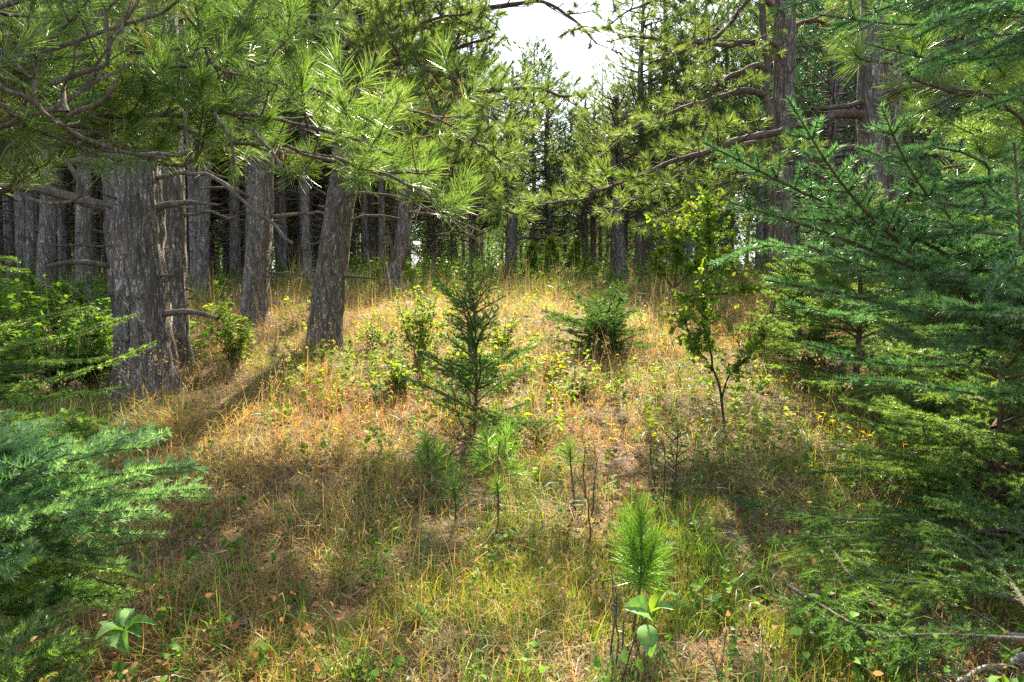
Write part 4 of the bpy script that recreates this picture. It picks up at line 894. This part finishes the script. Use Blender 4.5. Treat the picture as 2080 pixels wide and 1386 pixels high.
# vine at the young spruce top
rng = np.random.default_rng(335); b = np.array(gp(940, 880, 5.2)); root = thing('climbing_vine', 'leafy vine twining up the leader of the young spruce, leaves pale and lime', 'vine', b)
w = G(); g = G(); g2 = G()
for pts in [[(955,880,5.15),(950,760,5.05),(965,660,5.1),(955,600,5.05),(962,560,5.05),(957,528,5.05)], [(955,640,5.05),(925,610,5.1),(905,585,5.1),(890,570,5.1)]]:
    Q = spline([at(*p) for p in pts], .03); Q = Q+.015*np.stack([np.sin(np.arange(len(Q))*.9), np.cos(np.arange(len(Q))*.9), 0*np.arange(len(Q))], 1)
    w.tube(Q, .0025, 4); i = rng.integers(len(Q)//3, len(Q), 42); P = Q[i]; dr = rv(rng, 42)*[1, .6, .5]-UP*.4; nn = unit(rv(rng, 42)-np.array([0, 1, 0])*.4)
    leaves(g, P[:28], dr[:28], nn[:28], rng.uniform(.025, .05, 28), rng, .95); leaves(g2, P[28:], dr[28:], nn[28:], rng.uniform(.025, .045, 14), rng, .95)
w.mesh('stem', M['dark_twig'], root, b); g.mesh('leaves', M['leaf_lime'], root, b); g2.mesh('pale_leaves', M['leaf_pale'], root, b)

# pine seedlings
def pine_seedling(label, base, pts, seed, L, n, sl, mat='pine_near', W=.002, extra=(), r=.006, a0=12, a1=80):
    rng = np.random.default_rng(seed); b = np.array(gp(*base)); root = thing('pine_seedling', label, 'pine seedling', b)
    w = G(); Q = spline([b]+[at(*p) for p in pts], .03); w.tube(Q, np.linspace(r, .004, len(Q)), 7)
    sh = [(Q[-1], unit(Q[-1]-Q[-4]))]
    for (p, q) in extra:
        E = spline([at(*p), at(*q)], .03); w.tube(E, .004, 5); sh.append((E[-1], unit(E[-1]-E[0])))
    w.mesh('stem', M['twig'], root, b, True); g = G(); pine_needles(g, sh, n, L, W, sl, rng, a0, a1, .5, .75); g.mesh('needles', M[mat], root, b)
    return root
M['pine_bright'] = leafmat('bright_seedling_needles', [(.08,.18,.03), (.16,.31,.045), (.28,.44,.08)], .45, (1.2,1.35,.45), .32, 6, .3, .6)
pine_seedling('bright green pine seedling tuft on a thin stem in the right foreground', (1285, 1370, 2.45), [(1283,1300,2.5),(1296,1220,2.5),(1303,1150,2.5),(1302,1050,2.5)], 401, .145, 330, .19, 'pine_bright', .0032, a0=10, a1=78, extra=[((1300,1180,2.5),(1328,1110,2.45)), ((1300,1150,2.5),(1282,1080,2.55))])
pine_seedling('soft green pine seedling left of the young spruce foot', (872, 975, 4.0), [(870,930,4.0),(868,900,4.0)], 402, .13, 90, .10, 'pine_bright', .0042, extra=[((872,960,4.0),(850,925,4.05)),((870,945,4.0),(893,918,3.95)),((871,950,4.0),(862,890,4.1)),((872,965,4.0),(905,950,3.9))])
pine_seedling('soft green pine seedling right of the young spruce foot', (1012, 965, 4.0), [(1012,930,4.0),(1015,895,4.0)], 403, .14, 90, .10, 'pine_bright', .0042, extra=[((1012,960,4.0),(985,885,4.1)), ((1012,955,4.0),(1050,950,3.9)), ((1012,950,4.0),(1030,880,4.1)), ((1010,940,4.0),(975,925,4.0)), ((1012,940,4.0),(1040,915,4.0))])
pine_seedling('pale wispy pine seedling with a bare stem left of the twiggy dead stem', (1170, 1010, 3.6), [(1160,950,3.6),(1158,910,3.6)], 404, .14, 170, .10, 'pine_near', .004)
pine_seedling('pale grey-green pine seedling tuft below the two soft ones', (925, 1040, 3.4), [(925,1010,3.4),(922,985,3.4)], 405, .12, 170, .08, 'pine_near', .004)
pine_seedling('faint pine seedling tuft between the pale tuft and the twiggy dead stem', (1012, 1035, 3.4), [(1012,1000,3.4),(1010,980,3.4)], 406, .10, 130, .08, 'pine_near', .004)

# bigleaf plants
def bigleaf(name, label, cat, base, stems, lf, mat, seed, wood='dark_twig'):
    rng = np.random.default_rng(seed); b = np.array(gp(*base)); root = thing(name, label, cat, b); w = G()
    for pts, r in stems:
        Q = spline([b if p is None else at(*p) for p in pts], .02); w.tube(Q, np.linspace(r, r*.45, len(Q)), 6)
    w.mesh('stem', M[wood], root, b, True)
    for (a, c, wd, nrm, mm) in lf:
        a = at(*a); c = at(*c); Lf = np.linalg.norm(c-a); D_ = (c-a)/Lf; N = unit(np.array(nrm, float)); B = unit(np.cross(N, D_)); N = np.cross(D_, B)
        nu, nv_ = 14, 8; u = np.linspace(0, 1, nu); v = np.linspace(-1, 1, 2*nv_+1)
        half = wd*Lf*(np.sin(np.pi*np.clip(u, 0, 1)**.8)**.75)*(1-.15*u)
        U, Vv = np.meshgrid(u, v, indexing='ij')
        P = a+D_*(U*Lf)[..., None]+B*(Vv*half[:, None])[..., None]+N*(Lf*(.16*np.abs(Vv)*np.sin(np.pi*U)+.13*np.sin(np.pi*U)-.07*U**3+.012*np.sin(U*42+np.abs(Vv)*-9)))[..., None]
        i = (np.arange(nu-1)[:, None]*len(v)+np.arange(len(v)-1)[None]); mk('leaf', P.reshape(-1, 3), [np.stack([i, i+1, i+len(v)+1, i+len(v)], -1).reshape(-1, 4)], M[mm or mat], root, b, True)
    return root
bigleaf('leafy_seedling', 'seedling with a few large oval green leaves in the foreground below the pine tuft', 'seedling', (1262, 1420, 2.25), [
    ([None, (1268,1370,2.05), (1285,1310,2.0), (1302,1270,1.98), (1322,1245,1.95)], .004), ([None, (1275,1370,2.1), (1300,1310,2.0)], .003)], [
    ((1322,1250,1.95), (1268,1232,1.9), .36, (.1,-.6,.8), None), ((1324,1248,1.95), (1352,1200,1.98), .26, (-.7,-.7,.2), 'leaf_lime'),
    ((1326,1246,1.95), (1368,1236,1.9), .26, (.0,-.3,1), None), ((1310,1268,1.95), (1322,1335,1.88), .34, (-.1,-.9,.3), None),
    ((1278,1350,2.05), (1268,1312,2.05), .26, (-.5,-.8,.2), None), ((1288,1342,2.05), (1306,1366,2.0), .3, (.2,-.8,.4), 'leaf_lime')], 'bigleaf', 501)
bigleaf('leafy_seedling', 'small rosette of long smooth green leaves at lower left beside the spruce boughs', 'seedling', (250, 1300, 2.35), [
    ([None, (250,1285,2.25), (252,1275,2.2)], .004)], [
    ((252,1278,2.2), (318,1266,2.2), .2, (0,-.2,1), None), ((252,1276,2.2), (270,1234,2.3), .22, (.2,-.7,.6), None), ((250,1280,2.2), (190,1298,2.1), .22, (0,-.4,1), None),
    ((254,1282,2.2), (256,1325,2.05), .24, (.1,-.8,.6), None), ((250,1276,2.2), (222,1262,2.3), .26, (-.2,-.4,1), None), ((254,1280,2.2), (288,1292,2.15), .26, (.2,-.4,1), None), ((250,1282,2.2), (224,1322,2.1), .25, (-.1,-.5,1), None)], 'bigleaf', 502)
# seed stalk
rng = np.random.default_rng(503); b = np.array(gp(1450, 1420, 2.15)); root = thing('seed_stalk', 'dry tan seed stalk standing at the bottom of the picture right of the leafy seedling', 'seed stalk', b)
w = G(); g = G()
for pts in [[(1462,1400,2.05),(1468,1340,2.05),(1476,1272,2.05)], [(1462,1400,2.05),(1450,1340,2.05),(1442,1322,2.05)]]:
    Q = spline([b]+[at(*p) for p in pts], .01); w.tube(Q, .0018, 5); n = 160; i = rng.integers(len(Q)//3, len(Q), n); leaves(g, Q[i]+rng.normal(size=(n, 3))*.006, rv(rng, n), rv(rng, n), rng.uniform(.006, .014, n), rng, .8)
w.mesh('stem', M['twig'], root, b); g.mesh('seed_head', M['seed'], root, b)
# bare twiggy stems
def bare_stem(label, base, runs, seed, wood='dark_twig', r=.005, name='dead_stem', ntw=8):
    rng = np.random.default_rng(seed); b = np.array(gp(*base)); w = G()
    for pts in runs:
        Q = spline([b if p is None else at(*p) for p in pts], .03); Q = Q+(np.stack([vn(np.arange(len(Q))*.6, 3, rng.uniform(0, 50)) for _ in range(3)], 1)-.5)*.02
        w.tube(Q, np.linspace(r, r*.35, len(Q)), 5)
        for _ in range(ntw):
            i = rng.integers(len(Q)//2, len(Q)); Q2, _d = curve(Q[i], unit(rng.normal(size=3)+UP*.8), rng.uniform(.03, .12), rng, .3, .1, .02); w.tube(Q2, .0012, 3)
    o = w.mesh(name, M[wood], None, b, True); o.location = b; tag(o, label, 'dead stem'); return o
bare_stem('bare branching twig standing in the grass right of the young spruce foot', (1200, 1110, 3.2), [[None,(1198,1050,3.2),(1190,1000,3.2),(1165,960,3.2)], [(1200,1050,3.2),(1208,990,3.2),(1215,930,3.2)], [(1192,1010,3.2),(1185,960,3.2),(1188,900,3.2)]], 510, 'twig')
bare_stem('pair of dark twisted bare stems left of the tiny spruce seedling', (1340, 1030, 3.8), [[None,(1330,980,3.8),(1322,930,3.8),(1318,895,3.8)], [(1345,1040,3.8),(1352,990,3.8),(1350,940,3.8),(1348,895,3.8)]], 511)
bare_stem('clump of upright dead grey stalks under the bright pine seedling', (1250, 1420, 2.2), [[None,(1242,1330,2.2),(1245,1240,2.2),(1238,1150,2.25)], [None,(1255,1330,2.2),(1252,1260,2.2),(1248,1190,2.2)], [None,(1268,1340,2.2),(1270,1270,2.2),(1288,1210,2.2)]], 512, 'dead')
bare_stem('brown bare stem rising through the young spruce from its foot', (948, 880, 5.0), [[None,(925,830,5.0),(918,770,5.0),(915,730,5.0)]], 513, 'twig', .008)
# fallen branches lower right
def fallen(label, pts, r, wood='dead', side=6, seed=1):
    rng = np.random.default_rng(seed); P = spline([gv(u, v, h) for u, v, h in pts], .04); w = G(); b = P[0].copy()
    P = P+(np.stack([vn(np.arange(len(P))*.5, 3, rng.uniform(0, 50)) for _ in range(3)], 1)-.5)*.03
    w.tube(P, np.linspace(r, r*.4, len(P)), 8)
    for _ in range(side):
        i = rng.integers(2, len(P)); Q2, _d = curve(P[i], unit(rng.normal(size=3)*[1, 1, .4]), rng.uniform(.08, .3), rng, .5, -.05, .02); w.tube(Q2, np.linspace(r*.35, .001, len(Q2)), 5)
    o = w.mesh('fallen_branch', M[wood], None, b, True); o.location = b; tag(o, label, 'fallen branch'); return o
M['pale_dead'] = barkmat('pale_dead_wood', [(.28,.23,.18), (.42,.37,.31), (.52,.47,.41)], (.15,.12,.09), 4, .3)
fallen('pale curled dead branch lying in the lower right corner', [(2120,1330,.06),(2040,1345,.06),(1980,1360,.06),(1940,1400,.06)], .012, 'pale_dead', 12, 1)
fallen('thin grey dead branch slanting under the trailing boughs at lower right', [(2100,1080,.2),(1990,1075,.2),(1870,1140,.12),(1800,1210,.06)], .01, 'dead', 7, 2)
fallen('grey forked dead branch lying at right edge above the pale curled one', [(2120,1290,.1),(2000,1290,.08),(1940,1265,.06)], .012, 'pale_dead', 5, 3)
fallen('dark thin stick lying across the needle litter near the bottom right', [(1640,1240,.04),(1720,1180,.06),(1800,1110,.08),(1900,1060,.1)], .006, 'dead', 5, 4)
M['cone'] = barkmat('pine_cone_scales', [(.06,.045,.035), (.11,.085,.065), (.18,.14,.11)], (.02,.015,.012), 4, .3)
fallen('short dark stick lying in the matted grass left of the bright pine seedling', [(1010,1180,.03),(1060,1165,.04),(1120,1172,.03)], .006, 'dark_twig', 3, 5)
fallen('long thin bleached twig lying in the straw right of the leafy rosette', [(380,1300,.04),(470,1270,.05),(560,1282,.03)], .005, 'pale_dead', 5, 6)
fallen('thin brown forked twig lying on the trodden strip beyond the bright pine seedling', [(1210,1060,.03),(1260,1030,.04),(1300,1040,.03)], .005, 'twig', 4, 7)
rng = np.random.default_rng(520); c = np.array(gv(1436, 1170, .02)); g = G(); n = 70
zc_ = np.linspace(-1, 1, n); a = np.arange(n)*2.4; dr = np.stack([np.cos(a)*np.sqrt(1-zc_**2*.9), np.sin(a)*np.sqrt(1-zc_**2*.9), zc_*.6], 1)
leaves(g, c+dr*[.012, .012, .018], dr, np.tile(UP, (n, 1)), .018, rng, 1.0); tag(g.mesh('pine_cone', M['cone'], None, c), 'dark open pine cone lying in the litter right of the bright pine seedling', 'pine cone').location = c

# ================================================================== GROUND COVER (nobody could count it)
def scatter(rng, n, y0, y1, powr=1.0, wide=.92, pad=1.0):
    """points denser near the camera"""
    u = rng.random(n)
    if abs(powr-1) < 1e-6: y = y0*(y1/y0)**u
    else: y = (y0**(1-powr)+u*(y1**(1-powr)-y0**(1-powr)))**(1/(1-powr))
    x = rng.uniform(-1, 1, n)*(wide*y+pad); return x, y
def img(x, y):      # where a ground point falls in the photo, for the patchiness of the turf
    z = gz(x, y)-CAMZ; cp, sp = math.cos(PITCH), math.sin(PITCH)
    f = y*cp-z*sp; return 1040+F*x/f, 693-F*(y*sp+z*cp)/f
rng = np.random.default_rng(601)
def dryness(x, y):   # 1 = straw patch, 0 = green patch, in world terms
    n = vn(x*.55+9, y*.55, 1)*.6+vn(x*1.7, y*1.7, 5)*.4
    d = .72+(n-.5)*1.7
    d -= .85*np.clip((4.9-y)/1.6, 0, 1)*(.45+.55*np.clip((x+1.1)/.7, 0, 1))
    d += .5*np.exp(-((x-.50-.03*y)/.22)**2)*(y > 3.2)*(y < 9)                    # greener close by
    d -= .35*np.clip((x-1.2)/1.0, 0, 1)*(y < 6)            # greener under the spruces
    d -= .8*np.clip((-x/y-.5)/.12, 0, 1)*(y > 4.5)          # leafy shade under the left pines
    d -= .5*np.clip((y-17)/3, 0, 1)                        # green crest
    return np.clip(d, 0, 1)
def turf(name, N, y0, y1, sel, mat, Lr, Wn, th, kap, seg=4, hs=None, powr=1.0, lift=0.0, pad=1.0):
    x, y = scatter(rng, N, y0, y1, powr, pad=pad); k = sel(x, y) > rng.random(N); x, y = x[k], y[k]; n = len(x)
    z = gz(x, y)-.01+lift*rng.random(n)
    L = rng.uniform(*Lr, n)
    clump = .5+2.6*vn(x*1.1+3, y*1.1, 2)*vn(x*2.6+3, y*2.6, 7); L = L*clump*(1+.35*np.clip((y-9)/6, 0, 1))
    if hs is not None: L = L*hs(x, y)
    L = L*(1-.4*np.exp(-((x-.50-.03*y)/.24)**2)*(y > 2.8)*(y < 9))*(1-.35*np.clip((4.2-y)/1.5, 0, 1))
    W = (Wn+.00038*y)*rng.uniform(.6, 1.3, n)
    g = G(); blades_bent(g, np.stack([x, y, z], 1), rng.uniform(0, 6.283, n), np.abs(rng.normal(th, .3, n)), rng.normal(kap[0], kap[1]*1.5, n), L, W, rng, seg)
    o = g.mesh(name, M[mat]); tag(o, None, None, None, 'stuff'); return o
tn = lambda l, c, o: tag(o, l, c)
tn('tangle of dry tan and rusty grass covering the clearing', 'grass', turf('dry_grass', 150000, 1.6, 26, lambda x, y: dryness(x, y), 'dry', (.10, .32), .0030, .5, (1.7, 1.0), 4, lambda x, y: .58+.42*np.clip((y-2.8)/5, 0, 1)))
tn('matted thatch of flattened straw between the standing grass', 'thatch', turf('straw_thatch', 100000, 1.6, 20, lambda x, y: .35+.65*dryness(x, y), 'dry', (.08, .24), .0028, 1.25, (.5, 1.2), 3, None, 1.0, .07))
tn('green and yellow-green grass blades through the dry grass', 'grass', turf('green_grass', 120000, 1.6, 28, lambda x, y: 1-.82*dryness(x, y), 'green', (.08, .30), .0036, .5, (1.5, .7), 4, lambda x, y: .48+.52*np.clip((y-2.8)/4, 0, 1)))
tn('brown fallen pine needles littering the ground', 'needle litter', turf('needle_litter', 60000, 1.5, 9, lambda x, y: .35+.65*(x > .9), 'litter', (.08, .16), .0022, 1.5, (0, .25), 2, None, 1.3, .05))
tn('tall fine seed-bearing grass stems standing over the turf', 'grass', turf('tall_grass_stems', 9000, 2.5, 26, lambda x, y: .15+.85*(y > 6), 'seed', (.35, .65), .001, .12, (.5, .3), 5))
def moss_sel(x, y):
    u, v = img(x, y); return np.clip((vn(x*2.6+7, y*2.6, 3)-.42)*6, 0, 1)*(y < 4.6)*np.clip((x+1.0)*2, 0, 1)
x, y = scatter(rng, 260000, 1.6, 4.6); k = moss_sel(x, y) > rng.random(len(x)); x, y = x[k], y[k]; n = len(x); g = G()
blades_bent(g, np.stack([x, y, gz(x, y)+.02*rng.random(n)], 1), rng.uniform(0, 6.283, n), np.abs(rng.normal(.5, .4, n)), rng.normal(.5, .5, n), rng.uniform(.03, .075, n), np.full(n, .0055), rng, 2)
tag(g.mesh('moss', M['moss']), 'yellow-green moss cushions in the near turf', 'moss', None, 'stuff')
# seed heads on tall stems: little clusters
x, y = scatter(rng, 1500, 5, 22); n = len(x); z = gz(x, y)+rng.uniform(.3, .55, n)
P = np.repeat(np.stack([x, y, z], 1), 14, 0)+rng.normal(size=(n*14, 3))*[.012, .012, .045]
g = G(); leaves(g, P, rv(rng, n*14)+UP, rv(rng, n*14), rng.uniform(.012, .03, n*14), rng, .5); tag(g.mesh('grass_seed_heads', M['seed']), 'feathery tan seed heads above the meadow grass', 'grass', None, 'stuff')
# withered leaf crumbs and husks
x, y = scatter(rng, 52000, 1.7, 22); k = (.25+.75*dryness(x, y)) > rng.random(len(x)); x, y = x[k], y[k]; n = len(x)
g = G(); leaves(g, np.stack([x, y, gz(x, y)+rng.uniform(0, .26, n)*rng.random(n)], 1), rv(rng, n), rv(rng, n), rng.uniform(.012, .032, n)*(1+.04*y), rng, .7)
tag(g.mesh('withered_leaves', M['husk']), 'withered brown and tan leaf crumbs caught in the grass', 'dead leaves', None, 'stuff')
# tufts of broader green blades
def tufts(n, sel, label):
    x, y = scatter(rng, n, 2.0, 9); k = sel(x, y) > rng.random(n); x, y = x[k], y[k]; per = 16; n = len(x)*per
    bx = np.repeat(x, per)+rng.normal(size=n)*.035; by = np.repeat(y, per)+rng.normal(size=n)*.035; L = np.repeat(rng.uniform(.10, .30, len(x)), per)*rng.uniform(.5, 1.2, n)
    g = G(); blades_bent(g, np.stack([bx, by, gz(bx, by)], 1), rng.uniform(0, 6.283, n), np.abs(rng.normal(.3, .2, n)), rng.normal(1.2, .6, n), L, (.0045+.0004*by)*rng.uniform(.6, 1.3, n), rng, 5)
    tag(g.mesh('grass_tufts', M['tuft']), label, 'grass', None, 'stuff')
M['tuft'] = leafmat('broad_green_blades', [(.05,.12,.03), (.10,.20,.04), (.20,.30,.05), (.34,.38,.08)], .42, (1.2,1.3,.4), .4, 2.2, .5, .4)
tufts(1500, lambda x, y: np.clip(vn(x*1.1+2, y*1.1, 13)*2.2-.6, 0, 1), 'loose tufts of broader green grass blades in the near turf')
# weeds
def weeds(name, N, y0, y1, sel, mat, ls, per, h, label, wide=.9):
    x, y = scatter(rng, N, y0, y1); k = sel(x, y) > rng.random(N); x, y = x[k], y[k]; n = len(x)
    H = rng.uniform(*h, n); base = np.stack([x, y, gz(x, y)], 1); top = base+np.stack([rng.normal(size=n)*.05, rng.normal(size=n)*.05, H], 1)
    P = np.repeat(base, per, 0)+np.repeat(top-base, per, 0)*rng.uniform(.25, 1, (n*per, 1)); dr = rv(rng, n*per)*[1, 1, .4]+UP*.2
    g = G(); leaves(g, P, dr, unit(rv(rng, n*per)*.4+UP*.7), np.repeat(rng.uniform(*ls, n), per)*rng.uniform(.6, 1.1, n*per)*(1+.03*P[:, 1]), rng, wide)
    blades_tri(g, base, unit(top-base), H, .004, rng)
    tag(g.mesh(name, M[mat]), label, 'weeds', None, 'stuff')
sunny = lambda x, y: np.clip(vn(x*.7+4, y*.7, 9)*1.8-.35, 0, 1)*(.25+.75*(y > 6))
weeds('sunlit_weeds', 4200, 4.0, 19, lambda x, y: sunny(x, y)*(x > -.35*y), 'leaf_lime', (.035, .06), 12, (.10, .34), 'small lime-leaved weeds scattered over the sunny slope')
weeds('yellowing_weeds', 1500, 4.5, 16, lambda x, y: sunny(x, y)*(x > -.3*y), 'leaf_yellow', (.025, .05), 8, (.10, .28), 'small weeds with yellowing leaves in the sunny grass')
weeds('green_weeds', 2200, 1.9, 12, lambda x, y: .25+.5*(x > .2*y)+.3*(x < -.4*y), 'leaf_green', (.022, .05), 7, (.04, .2), 'small green broad-leaved weeds in the turf')
weeds('crest_undergrowth', 2600, 15, 30, lambda x, y: .7+0*x, 'leaf_green', (.05, .10), 12, (.2, .8), 'leafy green undergrowth along the far crest and beneath the pines')
weeds('forest_undergrowth', 2500, 7.5, 24, lambda x, y: 1.0*(x < -.42*y), 'leaf_green', (.04, .09), 12, (.15, .6), 'low green undergrowth beneath the plantation pines at left')
turf_far = turf('crest_grass', 42000, 13, 32, lambda x, y: .8+0*x, 'green', (.14, .36), .003, .2, (.7, .4), 4, None, 1.0); tag(turf_far, 'tall dull green grass along the crest of the clearing', 'grass')
from collections import defaultdict
_by = defaultdict(list)
for o in bpy.data.objects:
    if o.parent is None and o.get('group', '').count('plantation pines'): _by[o['label']].append(o)
for lb, os_ in _by.items():
    if len(os_) < 2: continue
    os_.sort(key=lambda o: o.location.x/o.location.y)
    wd = {2: ['left one', 'right one'], 3: ['left one', 'middle one', 'right one']}.get(len(os_), [q+' from left' for q in ('first', 'second', 'third', 'fourth', 'fifth', 'sixth', 'seventh')])
    for o, q in zip(os_, wd): o['label'] = lb+', '+q
for o in bpy.data.objects:
    if o.parent is None and 'label' in o and len(o['label'].split()) > 16: print('LONG', o.name, o['label'])
print('tris', sum(len(o.data.polygons) for o in bpy.data.objects if o.type == 'MESH'), 'objs', len(bpy.data.objects))
